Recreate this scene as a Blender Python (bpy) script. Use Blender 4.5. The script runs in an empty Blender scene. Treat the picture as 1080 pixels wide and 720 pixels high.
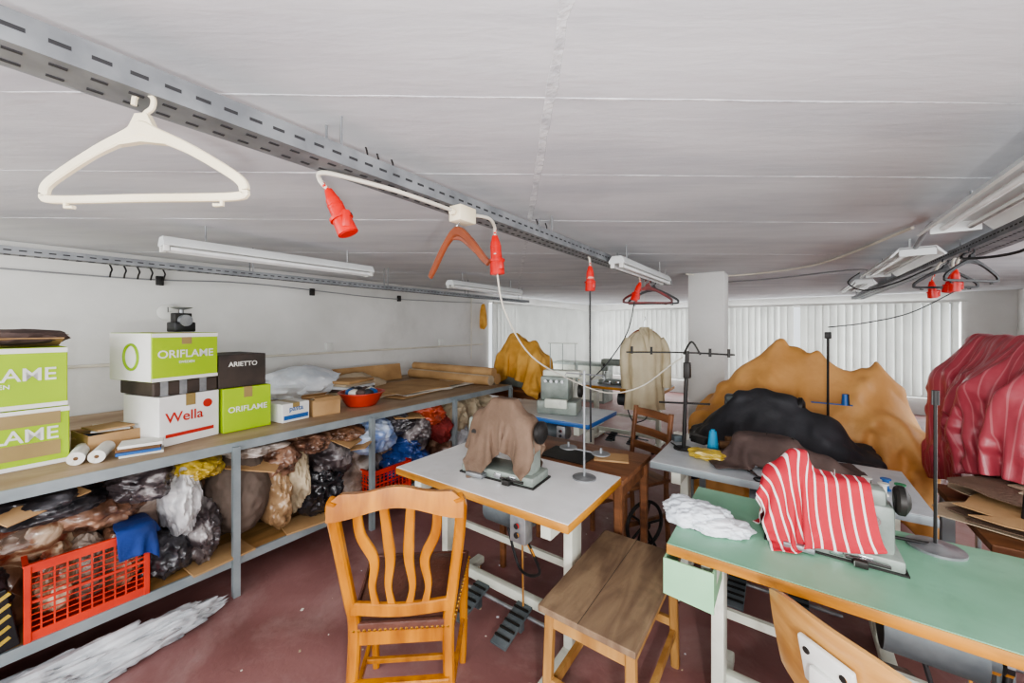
import bpy, bmesh, math, random
import numpy as np
from mathutils import Vector, Matrix, Euler, noise
random.seed(7)
SC = bpy.context.scene
COL = SC.collection

# ------------------------------------------------------------ materials
def hx(h):
    h = h.lstrip('#')
    v = [int(h[i:i+2], 16)/255 for i in (0, 2, 4)]
    return tuple((x/12.92 if x <= .04045 else ((x+.055)/1.055)**2.4) for x in v) + (1,)

def M(name, col, rough=.6, metal=0, col2=None, scale=5, detail=4, bump=0, bscale=30, coat=0, alpha=1,
      stretch=(1, 1, 1), lo=.35, hi=.65, transl=0, col3=None, spec=.5, dist=0, crough=.1, rotz=0, dirt=None, dscale=1.2, dlo=.5, dhi=.75, damt=.6):
    m = bpy.data.materials.new(name); m.use_nodes = True
    nt = m.node_tree; N = nt.nodes; Lk = nt.links
    b = N['Principled BSDF']
    b.inputs['Roughness'].default_value = rough
    b.inputs['Metallic'].default_value = metal
    b.inputs['Coat Weight'].default_value = coat
    b.inputs['Coat Roughness'].default_value = crough
    b.inputs['Specular IOR Level'].default_value = spec
    b.inputs['Alpha'].default_value = alpha
    tc = N.new('ShaderNodeTexCoord'); mr = N.new('ShaderNodeMapping'); mp = N.new('ShaderNodeMapping')
    mr.inputs['Rotation'].default_value = (0, 0, math.radians(rotz))
    mp.inputs['Scale'].default_value = stretch
    Lk.new(tc.outputs['Object'], mr.inputs['Vector']); Lk.new(mr.outputs[0], mp.inputs['Vector'])
    c1 = hx(col); c2 = hx(col2) if col2 else tuple(min(1, x*.82) for x in c1[:3])+(1,)
    nz = N.new('ShaderNodeTexNoise'); nz.inputs['Scale'].default_value = scale; nz.inputs['Detail'].default_value = detail
    nz.inputs['Distortion'].default_value = dist
    Lk.new(mp.outputs[0], nz.inputs['Vector'])
    rp = N.new('ShaderNodeValToRGB')
    rp.color_ramp.elements[0].position = lo; rp.color_ramp.elements[1].position = hi
    rp.color_ramp.elements[0].color = c2; rp.color_ramp.elements[1].color = c1
    if col3:
        e = rp.color_ramp.elements.new((lo+hi)/2); e.color = hx(col3)
    Lk.new(nz.outputs['Fac'], rp.inputs[0])
    out = rp.outputs[0]
    if dirt:
        n3 = N.new('ShaderNodeTexNoise'); n3.inputs['Scale'].default_value = dscale; n3.inputs['Detail'].default_value = 12; n3.inputs['Roughness'].default_value = .68; n3.inputs['Distortion'].default_value = .4
        Lk.new(tc.outputs['Object'], n3.inputs['Vector'])
        mr2 = N.new('ShaderNodeMapRange'); mr2.inputs['From Min'].default_value = dlo; mr2.inputs['From Max'].default_value = dhi; mr2.inputs['To Max'].default_value = damt
        Lk.new(n3.outputs['Fac'], mr2.inputs['Value'])
        mx2 = N.new('ShaderNodeMix'); mx2.data_type = 'RGBA'; Lk.new(mr2.outputs[0], mx2.inputs['Factor']); Lk.new(out, mx2.inputs['A']); mx2.inputs['B'].default_value = hx(dirt)
        out = mx2.outputs['Result']
    Lk.new(out, b.inputs['Base Color'])
    if bump:
        n2 = N.new('ShaderNodeTexNoise'); n2.inputs['Scale'].default_value = bscale; n2.inputs['Detail'].default_value = 5
        n2.inputs['Distortion'].default_value = dist
        Lk.new(mp.outputs[0], n2.inputs['Vector'])
        bp = N.new('ShaderNodeBump'); bp.inputs['Strength'].default_value = bump; bp.inputs['Distance'].default_value = .02
        Lk.new(n2.outputs['Fac'], bp.inputs['Height']); Lk.new(bp.outputs[0], b.inputs['Normal'])
        if coat: Lk.new(bp.outputs[0], b.inputs['Coat Normal'])
    if transl:
        tr = N.new('ShaderNodeBsdfTranslucent'); tr.inputs[0].default_value = c1
        mx = N.new('ShaderNodeMixShader'); mx.inputs[0].default_value = transl
        Lk.new(b.outputs[0], mx.inputs[1]); Lk.new(tr.outputs[0], mx.inputs[2])
        Lk.new(mx.outputs[0], N['Material Output'].inputs[0])
    return m

def stripe_mat(name, base, stripe, n, width=.25, along=0, rough=.8):
    m = bpy.data.materials.new(name); m.use_nodes = True
    nt = m.node_tree; N = nt.nodes; Lk = nt.links; b = N['Principled BSDF']
    b.inputs['Roughness'].default_value = rough
    tc = N.new('ShaderNodeTexCoord'); sp = N.new('ShaderNodeSeparateXYZ')
    Lk.new(tc.outputs['UV'], sp.inputs[0])
    mu = N.new('ShaderNodeMath'); mu.operation = 'MULTIPLY'; mu.inputs[1].default_value = n
    Lk.new(sp.outputs[along], mu.inputs[0])
    fr = N.new('ShaderNodeMath'); fr.operation = 'FRACT'; Lk.new(mu.outputs[0], fr.inputs[0])
    lt = N.new('ShaderNodeMath'); lt.operation = 'LESS_THAN'; lt.inputs[1].default_value = width
    Lk.new(fr.outputs[0], lt.inputs[0])
    mx = N.new('ShaderNodeMix'); mx.data_type = 'RGBA'
    mx.inputs['A'].default_value = hx(base); mx.inputs['B'].default_value = hx(stripe)
    Lk.new(lt.outputs[0], mx.inputs['Factor']); Lk.new(mx.outputs['Result'], b.inputs['Base Color'])
    nz = N.new('ShaderNodeTexNoise'); nz.inputs['Scale'].default_value = 25
    bp = N.new('ShaderNodeBump'); bp.inputs['Strength'].default_value = .25; bp.inputs['Distance'].default_value = .01
    Lk.new(tc.outputs['Object'], nz.inputs['Vector']); Lk.new(nz.outputs['Fac'], bp.inputs['Height']); Lk.new(bp.outputs[0], b.inputs['Normal'])
    return m

m_ceil = M('ceiling_paint', '#d4d5d8', .85, col2='#bfc1c6', col3='#cccdd0', scale=1.0, detail=10, bump=.1, bscale=5, lo=.3, hi=.68, dist=.3, stretch=(1, 5, 1), rotz=-35.7, dirt='#aaacb1', dscale=.9, dlo=.5, dhi=.8, damt=.5)
m_ridge = M('ceiling_ridge', '#dcddde', .9, col2='#bcbec2', scale=18, bump=.3, bscale=40)
m_wall = M('wall_paint', '#dad9d6', .9, col2='#c9c8c4', scale=1.2, detail=6, bump=.08, bscale=20, dirt='#a8a6a0', dscale=1.0, dlo=.52, dhi=.85, damt=.6)
m_white = M('white_paint', '#dcdcd8', .5, col2='#c8c8c2', scale=4)
m_floor = M('floor_paint', '#9c7370', .42, col2='#7b5450', col3='#8c6360', scale=1.3, detail=12, bump=.1, bscale=25, lo=.32, hi=.68, dist=.8, dirt='#bfa8a2', dscale=2.0, dlo=.48, dhi=.80, damt=.55)
m_galv = M('galvanised_steel', '#a3a5a6', .45, .6, col2='#84878a', scale=14, bump=.05)
m_dgalv = M('tray_steel', '#8f9294', .5, .35, col2='#74777a', scale=10)
m_hole = M('tray_slot_dark', '#343436', .8)
m_steelpaint = M('steel_grey_paint', '#9aa3a6', .45, .2, col2='#858f92', scale=6)
m_black = M('black_plastic', '#1b1b1d', .45, col2='#101012')
m_dark = M('dark_metal', '#34322f', .5, .4, col2='#232121')
m_red = M('red_plastic', '#d8281c', .35, col2='#c01f15', scale=8)
m_beigeplast = M('beige_plastic', '#eadfc4', .4, col2='#ddd0b0', scale=4)
m_brnplast = M('brown_plastic', '#8a4a2e', .35, col2='#6e3722', scale=6)
m_dredplast = M('darkred_plastic', '#7c1f1c', .35, col2='#4a1412', scale=6)
m_cable = M('grey_cable', '#8e9092', .5)
m_wcable = M('white_cable', '#d8d2c4', .5)
m_bcable = M('black_cable', '#222224', .5)
m_tube = M('fluorescent_tube', '#f4f6f6', .25)
m_lum = M('luminaire_enamel', '#dcdfde', .35, col2='#cdd0cf', scale=3)
m_chair = M('varnished_oak', '#c4821f', .28, col2='#90540b', col3='#b17018', scale=3, detail=8, stretch=(6, 6, 1), coat=.5, bump=.04)
m_leather = M('brown_leather', '#6a4438', .4, col2='#54342a', scale=8, bump=.2, bscale=60)
m_brass = M('brass', '#b08a3e', .3, 1)
m_stoolw = M('worn_wood', '#8d775d', .75, col2='#695442', col3='#7c6650', scale=3, detail=10, stretch=(5, 1, 2), bump=.15, bscale=12, dist=.8, dirt='#4e3e30', dscale=5, dlo=.5, dhi=.8, damt=.7)
m_stoolleg = M('pine', '#b88c52', .6, col2='#966b38', scale=3, detail=6, stretch=(6, 6, 1))
m_laminw = M('white_laminate', '#f2f2f1', .3, col2='#e4e4e2', scale=5, detail=7, dirt='#b5b0a8', dscale=5, dlo=.55, dhi=.8, damt=.5)
m_lamgrey = M('grey_laminate', '#c9ced1', .35, col2='#b0b6b9', scale=5, detail=7, dirt='#8a8e90', dscale=5, dlo=.55, dhi=.8, damt=.5)
m_lamgreen = M('green_laminate', '#86b89b', .35, col2='#74a688', scale=4, detail=7, dirt='#5f8570', dscale=6, dlo=.55, dhi=.8, damt=.5)
m_edge = M('wood_edge', '#c88c36', .5, col2='#9f6a22', scale=4, stretch=(1, 1, 6), detail=6, dirt='#6d4a20', dscale=8, dlo=.55, dhi=.75, damt=.6)
m_brownwood = M('brown_wood', '#8a5c3d', .5, col2='#664229', scale=3, detail=7, stretch=(1, 6, 6), bump=.1)
m_shelfwood = M('shelf_board', '#b89f84', .6, col2='#997f65', col3='#a68f73', scale=2.5, detail=8, stretch=(3, 1, 1), bump=.1, dirt='#7c6a58', dscale=3, dlo=.52, dhi=.8, damt=.5)
m_lowwood = M('lower_board', '#c0945f', .65, col2='#997544', scale=3, detail=8, stretch=(5, 1, 1), dirt='#6f5838', dscale=4, dlo=.52, dhi=.8, damt=.6)
m_cream = M('cream_enamel', '#dcdfd2', .4, col2='#c8ccbe', scale=6, dirt='#8f9084', dscale=8, dlo=.56, dhi=.8, damt=.6)
m_mach = M('machine_greygreen', '#929a92', .4, .1, col2='#79817b', scale=9, dirt='#565a54', dscale=14, dlo=.55, dhi=.8, damt=.6)
m_machdark = M('machine_dark', '#3b3f3f', .4, .3, col2='#2b2e2e', scale=9)
m_chrome = M('chrome', '#c5c7c9', .2, 1)
m_iron = M('cast_iron', '#6c7477', .55, .3, col2='#50585c', scale=8)
m_card = M('cardboard', '#be9a6e', .8, col2='#a8855c', scale=5, bump=.05)
m_cardd = M('cardboard_dark', '#7a583c', .8, col2='#63482c', scale=5)
m_boxgreen = M('carton_green', '#a8ca18', .6, col2='#9cbf12', scale=3)
m_boxwhite = M('carton_white', '#ecebe8', .65, col2='#dfddd8', scale=3)
m_boxblack = M('carton_dark', '#463b34', .6, col2='#322b26', scale=6)
m_tapebrown = M('brown_tape', '#a08a5a', .3)
m_txtw = M('print_white', '#f2f2ea', .6)
m_txtg = M('print_green', '#8cb414', .6)
m_txtr = M('print_red', '#c4301f', .6)
m_paper = M('paper', '#e9e6dd', .8, col2='#d4cec0', scale=6)
m_blue = M('blue_plastic', '#2a64a8', .4)
m_bluecl = M('blue_cloth', '#20408a', .8, col2='#172c60', bump=.3)
m_bowl = M('bowl_red', '#c2402c', .35, col2='#a5331f')
m_crate = M('crate_red', '#dc4026', .5, col2='#c43826', scale=8)
m_ply = M('plywood_varnish', '#cc9d60', .35, col2='#ab7a40', scale=2.5, detail=7, stretch=(1, 8, 8), coat=.4)
m_orange = M('tan_tarp', '#deaa6c', .6, col2='#c08a4a', col3='#d29c5e', scale=2.2, detail=6, bump=.35, bscale=7, dirt='#ac7a42', dscale=3, dlo=.5, dhi=.8, damt=.6)
m_yel = M('yellow_cloth', '#dfab58', .75, col2='#c28d3a', scale=5, bump=.2)
m_blackcl = M('black_cloth', '#353539', .6, col2='#232326', scale=5, bump=.25, bscale=16)
m_browncl = M('brown_cloth', '#7b6656', .9, col2='#685445', scale=6, bump=.3, bscale=60)
m_darkbrcl = M('darkbrown_cloth', '#604f49', .85, col2='#493a36', scale=6, bump=.3)
m_beigecl = M('beige_cloth', '#c9b89e', .85, col2='#ab997f', scale=5, bump=.2)
m_whitecl = M('white_cloth', '#e8ebee', .8, col2='#ccd3da', scale=6, bump=.15)
m_cream2 = M('cream_cover', '#e0d4b6', .6, col2='#cbbd9c', scale=5, bump=.2, transl=.25)
m_striped = stripe_mat('striped_red_cloth', '#b92a38', '#f1e2e0', 12, .2, 0)
m_striped2 = stripe_mat('striped_burgundy_cloth', '#b04b56', '#c07076', 34, .15, 1, .36)
m_palegreen = M('pale_green_panel', '#9fd0a8', .5, col2='#8fc098')
m_blind = M('blind_fabric', '#dfe0dd', .8, col2='#cfd0cd', scale=3, transl=.35)
m_glassframe = M('window_frame', '#9a9b99', .5, .3)
m_plwrap = M('white_plastic_sheet', '#d3d6d9', .35, col2='#9a9fa4', scale=5, detail=7, coat=.4, bump=.5, bscale=10)
m_blu_cone = M('thread_blue', '#2f9bc6', .7)
m_grnsp = M('thread_green', '#3c8a5e', .7)
m_whsp = M('thread_white', '#dcdad0', .8)

# ------------------------------------------------------------ mesh builder
def catmull(pts, n=6):
    P = [Vector(p) for p in pts]
    if len(P) < 3: return P
    out = []
    for i in range(len(P)-1):
        p0 = P[max(i-1, 0)]; p1 = P[i]; p2 = P[i+1]; p3 = P[min(i+2, len(P)-1)]
        for k in range(n):
            t = k/n
            out.append(.5*((2*p1)+(-p0+p2)*t+(2*p0-5*p1+4*p2-p3)*t*t+(-p0+3*p1-3*p2+p3)*t**3))
    out.append(P[-1]); return out

class MB:
    def __init__(s, name, loc=(0, 0, 0), yaw=0, rot=None, sc=1):
        s.name = name; s.bm = bmesh.new(); s.mats = []; s.loc = loc; s.sc = sc
        s.rot = rot if rot else (0, 0, math.radians(yaw))
    def mi(s, m):
        if m not in s.mats: s.mats.append(m)
        return s.mats.index(m)
    def _tag(s, before, m):
        i = s.mi(m)
        s.bm.faces.ensure_lookup_table()
        for f in s.bm.faces[before:]: f.material_index = i
    def box(s, c, size, m, rot=(0, 0, 0), bev=0):
        nb = len(s.bm.faces)
        mat = Matrix.Translation(c) @ Euler([math.radians(a) for a in rot]).to_matrix().to_4x4() @ Matrix.Diagonal((*size, 1))
        if bev:
            b2 = bmesh.new(); bmesh.ops.create_cube(b2, size=1, matrix=mat)
            bmesh.ops.bevel(b2, geom=list(b2.edges), offset=bev, segments=2, affect='EDGES', profile=.5)
            mp = {v: s.bm.verts.new(v.co) for v in b2.verts}
            for f in b2.faces: s.bm.faces.new([mp[v] for v in f.verts])
            b2.free()
        else:
            bmesh.ops.create_cube(s.bm, size=1, matrix=mat)
        s._tag(nb, m); return s
    def cyl(s, a, b, r, m, r2=None, seg=14, caps=True):
        a = Vector(a); b = Vector(b); d = b-a; nb = len(s.bm.faces)
        q = Vector((0, 0, 1)).rotation_difference(d.normalized()).to_matrix().to_4x4()
        bmesh.ops.create_cone(s.bm, cap_ends=caps, segments=seg, radius1=r, radius2=r if r2 is None else r2,
                              depth=d.length, matrix=Matrix.Translation((a+b)/2) @ q)
        s._tag(nb, m); return s
    def sweep(s, pts, prof, m, ref=(0, 1, 0), scales=None, smooth=6):
        P = catmull(pts, smooth) if smooth else [Vector(p) for p in pts]
        n = len(P); nb = len(s.bm.faces); ref = Vector(ref); rings = []
        for i, p in enumerate(P):
            t = (P[min(i+1, n-1)]-P[max(i-1, 0)])
            t.normalize()
            x = ref.cross(t)
            if x.length < .05: x = Vector((1, .1, 0)).cross(t)
            x.normalize(); y = t.cross(x)
            k = 1
            if scales:
                f = i/(n-1)*(len(scales)-1); j = min(int(f), len(scales)-2); k = scales[j]*(1-f+j)+scales[j+1]*(f-j)
            rings.append([s.bm.verts.new(p+x*a*k+y*b*k) for a, b in prof])
        q = len(prof)
        for i in range(n-1):
            A = rings[i]; B = rings[i+1]
            for j in range(q): s.bm.faces.new((A[j], A[(j+1) % q], B[(j+1) % q], B[j]))
        s.bm.faces.new(rings[0][::-1]); s.bm.faces.new(rings[-1])
        s._tag(nb, m); return s
    def tube(s, pts, r, m, seg=8, **k):
        return s.sweep(pts, [(r*math.cos(2*math.pi*i/seg), r*math.sin(2*math.pi*i/seg)) for i in range(seg)], m, ref=(.13, .97, .2), **k)
    def bar(s, pts, w, t, m, ref=(0, 1, 0), **k):
        e = min(w, t)*.2; a = w/2; b = t/2
        return s.sweep(pts, [(-a+e, -b), (a-e, -b), (a, -b+e), (a, b-e), (a-e, b), (-a+e, b), (-a, b-e), (-a, -b+e)], m, ref=ref, **k)
    def lathe(s, c, prof, m, seg=24, rot=(0, 0, 0), pleat=0, npl=9, flat=1):
        nb = len(s.bm.faces); R = Matrix.Translation(c) @ Euler([math.radians(a) for a in rot]).to_matrix().to_4x4()
        def rr(r, i, z):
            a = 2*math.pi*i/seg
            return r*(1+pleat*(math.sin(npl*a+z*3)+.5*math.sin((npl//2)*a+1.3-z*5)))
        rings = [[s.bm.verts.new(R @ Vector((rr(r, i, z)*math.cos(2*math.pi*i/seg), flat*rr(r, i, z)*math.sin(2*math.pi*i/seg), z))) for i in range(seg)] for r, z in prof]
        for A, B in zip(rings, rings[1:]):
            for i in range(seg): s.bm.faces.new((A[i], A[(i+1) % seg], B[(i+1) % seg], B[i]))
        if prof[0][0] > 1e-4 and not pleat: s.bm.faces.new(rings[0][::-1])
        if prof[-1][0] > 1e-4: s.bm.faces.new(rings[-1])
        s._tag(nb, m); return s
    def poly(s, pts, thick, m, mat=Matrix()):
        nb = len(s.bm.faces)
        A = [s.bm.verts.new(mat @ Vector((x, -thick/2, z))) for x, z in pts]
        B = [s.bm.verts.new(mat @ Vector((x, thick/2, z))) for x, z in pts]
        n = len(pts); s.bm.faces.new(A); s.bm.faces.new(B[::-1])
        for i in range(n): s.bm.faces.new((A[i], B[i], B[(i+1) % n], A[(i+1) % n]))
        s._tag(nb, m); return s
    def crumple(s, c, rad, m, amp=.25, f=1.6, seed=0, sub=4, clamp=None, rotz=0, fine=.0):
        nb = len(s.bm.faces)
        r = bmesh.ops.create_icosphere(s.bm, subdivisions=sub, radius=1)
        o = Vector((seed*7.3, seed*3.1, -seed*5.7)); cz = math.cos(rotz); sz = math.sin(rotz)
        for v in r['verts']:
            p = v.co.copy()
            a = noise.noise(p*f+o); b = 1-abs(noise.noise(p*f*1.8+o))*2; d = 1-abs(noise.noise(p*f*4.2+o))*2
            e = 0
            if fine: e = (1-abs(noise.noise(p*f*8.5+o))*2.2)*fine
            p = p*(1+amp*(a*.9+b*.4+d*.3+e))
            q = Vector((p.x*rad[0], p.y*rad[1], p.z*rad[2]))
            q = Vector((q.x*cz-q.y*sz, q.x*sz+q.y*cz, q.z))+Vector(c)
            if clamp:
                for i in range(3): q[i] = min(max(q[i], clamp[i][0]), clamp[i][1])
            v.co = q
        s._tag(nb, m); return s
    def text(s, body, size, mat, m):
        cu = bpy.data.curves.new('t', 'FONT'); cu.body = body; cu.size = size; cu.extrude = .0006; cu.align_x = 'CENTER'; cu.align_y = 'CENTER'
        cu.offset = size*.012
        o = bpy.data.objects.new('t', cu); COL.objects.link(o)
        dg = bpy.context.evaluated_depsgraph_get(); me = bpy.data.meshes.new_from_object(o.evaluated_get(dg))
        me.transform(mat); nb = len(s.bm.faces); s.bm.from_mesh(me); s._tag(nb, m)
        bpy.data.objects.remove(o); bpy.data.meshes.remove(me); return s
    def done(s, smooth=True, ang=40):
        bmesh.ops.recalc_face_normals(s.bm, faces=s.bm.faces)
        me = bpy.data.meshes.new(s.name); s.bm.to_mesh(me); s.bm.free()
        if s.sc != 1: me.transform(Matrix.Scale(s.sc, 4))
        for m in s.mats: me.materials.append(m)
        if smooth:
            me.polygons.foreach_set('use_smooth', [True]*len(me.polygons)); me.set_sharp_from_angle(angle=math.radians(ang))
        o = bpy.data.objects.new(s.name, me); COL.objects.link(o); o.location = s.loc; o.rotation_euler = s.rot
        return o

# ------------------------------------------------------------ cloth solver (position based dynamics, baked to mesh)
def collide(p, old, cols, marg, fric):
    for c in cols:
        if c[0] == 'box':
            ctr = np.array(c[1]); h = np.array(c[2]); q0 = p-ctr; q = np.abs(q0)-h
            qm = np.maximum(q, 0); lo = np.linalg.norm(qm, axis=1); ins = np.max(q, axis=1)
            d = np.where(lo > 0, lo, ins); hit = d < marg
            if not hit.any(): continue
            g = np.where(lo[:, None] > 1e-9, qm/(lo[:, None]+1e-12), np.eye(3)[np.argmax(q, axis=1)])*np.where(q0 < 0, -1, 1)
        else:
            if c[0] == 'cap':
                a = np.array(c[1], float); b = np.array(c[2], float); r = c[3]; ab = b-a
                t = np.clip(((p-a) @ ab)/(ab @ ab+1e-12), 0, 1); v = p-(a+t[:, None]*ab)
            else:
                a = np.array(c[1], float); r = c[2]; v = p-a
            l = np.linalg.norm(v, axis=1)+1e-9; d = l-r; hit = d < marg; g = v/l[:, None]
            if not hit.any(): continue
        p[hit] += g[hit]*(marg-d[hit])[:, None]
        if fric:
            mv = p[hit]-old[hit]; nrm = np.sum(mv*g[hit], axis=1)[:, None]*g[hit]
            p[hit] -= (mv-nrm)*fric
    f = p[:, 2] < .012
    p[f, 2] = .012
    return p

def cloth(name, size, ctr, mat, cols, n=40, yaw=0, steps=130, iters=14, fric=.6, seed=0, marg=.012, wob=.02, crease=.0, hold=(), thick=.004, bend=.25, g=6, vmax=.9, folds=0, ffreq=6):
    sx, sy = size; nx = max(8, int(n*(sx/max(sx, sy))))+1; ny = max(8, int(n*(sy/max(sx, sy))))+1
    rng = np.random.RandomState(seed)
    X, Y = np.meshgrid(np.linspace(-sx/2, sx/2, nx), np.linspace(-sy/2, sy/2, ny), indexing='ij')
    rx = sx/(nx-1); ry = sy/(ny-1); rd = math.hypot(rx, ry)
    Z = np.zeros_like(X)
    for k in range(5):
        a = rng.rand()*6.28; w = 6+rng.rand()*14; Z += wob*np.sin((X*math.cos(a)+Y*math.sin(a))*w+rng.rand()*6)/2
    sh = 1-crease
    cy, sn = math.cos(math.radians(yaw)), math.sin(math.radians(yaw))
    p = np.stack([ctr[0]+(X*cy-Y*sn)*sh, ctr[1]+(X*sn+Y*cy)*sh, ctr[2]+Z], -1).astype(float)
    pm = np.zeros(X.shape, bool)
    for (hxx, hyy, hrx, hry, hz) in hold:
        m_ = (np.abs(p[..., 0]-hxx) < hrx) & (np.abs(p[..., 1]-hyy) < hry); pm |= m_
        p[m_, 2] = hz
    p0 = p.copy(); anyp = pm.any()
    v = np.zeros_like(p); dt = 1/40
    def con(A, B, rest, k):
        d = B-A; l = np.sqrt((d*d).sum(-1, keepdims=True))+1e-9
        cr = d*(.5*k*(l-rest)/l); A += cr; B -= cr
    for st in range(steps):
        v[..., 2] -= g*dt; v *= .97
        sp = np.linalg.norm(v, axis=-1, keepdims=True); v *= np.minimum(1, vmax/(sp+1e-9))
        old = p.copy(); p = p+v*dt
        for it in range(iters):
            for o in (0, 1):
                m = (nx-o)//2*2; A = p[o:o+m:2]; B = p[o+1:o+m:2]; k = min(len(A), len(B)); con(A[:k], B[:k], rx, 1)
                m = (ny-o)//2*2; A = p[:, o:o+m:2]; B = p[:, o+1:o+m:2]; k = min(A.shape[1], B.shape[1]); con(A[:, :k], B[:, :k], ry, 1)
                A = p[o:-1:2, :-1]; B = p[o+1::2, 1:]; k = min(len(A), len(B)); con(A[:k], B[:k], rd, .35)
                A = p[o:-1:2, 1:]; B = p[o+1::2, :-1]; k = min(len(A), len(B)); con(A[:k], B[:k], rd, .35)
            if it % 3 == 0 and bend:
                for s_ in (0, 1, 2):
                    con(p[s_:-2][::3], p[s_+2:][::3], 2*rx, bend); con(p[:, s_:-2][:, ::3], p[:, s_+2:][:, ::3], 2*ry, bend)
            if it % 3 == 2:
                f = p.reshape(-1, 3); collide(f, old.reshape(-1, 3), cols, marg, 0); p = f.reshape(p.shape)
            if anyp: p[pm] = p0[pm]
        f = p.reshape(-1, 3); collide(f, old.reshape(-1, 3), cols, marg, fric); p = f.reshape(p.shape)
        if anyp: p[pm] = p0[pm]
        v = (p-old)/dt
    me = bpy.data.meshes.new(name)
    vs = p.reshape(-1, 3).copy()
    if folds:   # loose hanging folds: sharp ridges that run down the cloth
        du = np.gradient(p, axis=0); dv = np.gradient(p, axis=1); nr = np.cross(du, dv); nr /= np.linalg.norm(nr, axis=-1, keepdims=True)+1e-9
        nr = nr.reshape(-1, 3); ztop = vs[:, 2].max()
        sgn = np.where(nr[:, 2] < 0, -1, 1); nr = nr*sgn[:, None]
        for i in range(len(vs)):
            x, y, z = vs[i]
            a = noise.noise(Vector((x*ffreq+seed, y*ffreq, z*1.3)))
            b = noise.noise(Vector((x*ffreq*2.1+z*2, y*ffreq*2.1, z*2+seed)))
            q = (.5-abs(a)*2.2)+.45*(.5-abs(b)*2)
            w = min(1, .25+(ztop-z)*2.2)
            vs[i] += nr[i]*folds*w*max(q, -.15)
    o3 = vs.mean(0)
    faces = [(i*ny+j, (i+1)*ny+j, (i+1)*ny+j+1, i*ny+j+1) for i in range(nx-1) for j in range(ny-1)]
    me.from_pydata((vs-o3).tolist(), [], faces); me.update()
    uv = me.uv_layers.new(name='UVMap'); U = ((X/sx)+.5).reshape(-1); V = ((Y/sy)+.5).reshape(-1)
    for l in me.loops: uv.data[l.index].uv = (U[l.vertex_index], V[l.vertex_index])
    me.polygons.foreach_set('use_smooth', [True]*len(me.polygons)); me.materials.append(mat)
    o = bpy.data.objects.new(name, me); COL.objects.link(o); o.location = o3.tolist()
    so = o.modifiers.new('so', 'SOLIDIFY'); so.thickness = thick; so.offset = 0
    sb = o.modifiers.new('sb', 'SUBSURF'); sb.levels = 1; sb.render_levels = 1
    return o

# ------------------------------------------------------------ room shell
CE = 2.15; XL = -4.4; XR = 3.0; YB = -2.0; YF = 9.7
MB('floor').box(((XL+XR)/2, (YB+YF)/2, -.05), (XR-XL+.4, YF-YB+.4, .1), m_floor).done(False)
MB('ceiling').box(((XL+XR)/2, (YB+YF)/2, CE+.05), (XR-XL+.4, YF-YB+.4, .1), m_ceil).done(False)
w = MB('wall_left')
w.box((XL-.1, (YB+5.4)/2, CE/2), (.2, 5.4-YB, CE), m_wall)
w.box((XL-.1, (5.4+YF)/2, .2), (.2, YF-5.4, .4), m_wall).box((XL-.1, (5.4+YF)/2, 2.075), (.2, YF-5.4, .15), m_wall)
w.box((XL-.1, YF-.1, 1.2), (.2, .4, 1.6), m_wall).done(False)
w = MB('wall_far')
w.box(((XL+XR)/2, YF+.1, .15), (XR-XL, .2, .3), m_wall).box(((XL+XR)/2, YF+.1, 2.075), (XR-XL, .2, .15), m_wall)
for x in (-4.3, -1.2, 2.75): w.box((x, YF+.1, 1.15), (.3 if x < 2 else .7, .2, 1.7), m_wall)
w.done(False)
w = MB('wall_right')   # unseen window band beside the camera, added for fill light, wall solid beyond Y=6
w.box((XR+.1, (6+YF)/2, CE/2), (.2, YF-6, CE), m_wall).box((XR+.1, (YB+6)/2, .4), (.2, 6-YB, .8), m_wall).box((XR+.1, (YB+6)/2, 2.1), (.2, 6-YB, .1), m_wall)
for y in (YB+.15, 2.0): w.box((XR+.1, y, 1.425), (.2, .3, 1.25), m_wall)
w.done(False)
w = MB('wall_back')  # window openings here are unseen, added to let the fill lamp in
w.box(((XL+XR)/2, YB-.1, .35), (XR-XL, .2, .7), m_wall).box(((XL+XR)/2, YB-.1, 2.1), (XR-XL, .2, .1), m_wall)
for x in (XL+.15, -.7, XR-.15): w.box((x, YB-.1, 1.375), (.3, .2, 1.35), m_wall)
w.done(False)
w = MB('window_1')
for x in np.arange(-4.1, 2.5, .95):
    w.box((x, YF+.12, 1.15), (.05, .05, 1.7), m_glassframe)
w.box((-.9, YF+.12, .32), (6.6, .06, .05), m_glassframe).box((-.9, YF+.12, 1.98), (6.6, .06, .05), m_glassframe).done(False)
w = MB('window_2')
for y in np.arange(5.45, 9.5, .95):
    w.box((XL-.12, y, 1.2), (.05, .05, 1.6), m_glassframe)
w.done(False)
w = MB('vertical_blinds')
x = -4.2
while x < 2.35:
    if random.random() > .03:
        a = 20+random.uniform(-14, 14)
        w.box((x, YF-.12, 1.16), (.124, .003, 1.64), m_blind, rot=(0, 0, a))
    x += .112
w.box((-.9, YF-.12, 1.995), (6.7, .05, .04), m_white).done(False)
w = MB('vertical_blinds')
y = 5.45
while y < 9.4:
    w.box((XL+.1, y, 1.17), (.003, .122, 1.62), m_blind, rot=(0, 0, -25+random.uniform(-8, 8)))
    y += .112
w.box((XL+.1, 7.4, 1.995), (.05, 4, .04), m_white).done(False)
MB('column').box((-.72, 4.80, CE/2), (.36, .34, CE), m_wall, bev=.008).done()

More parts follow.
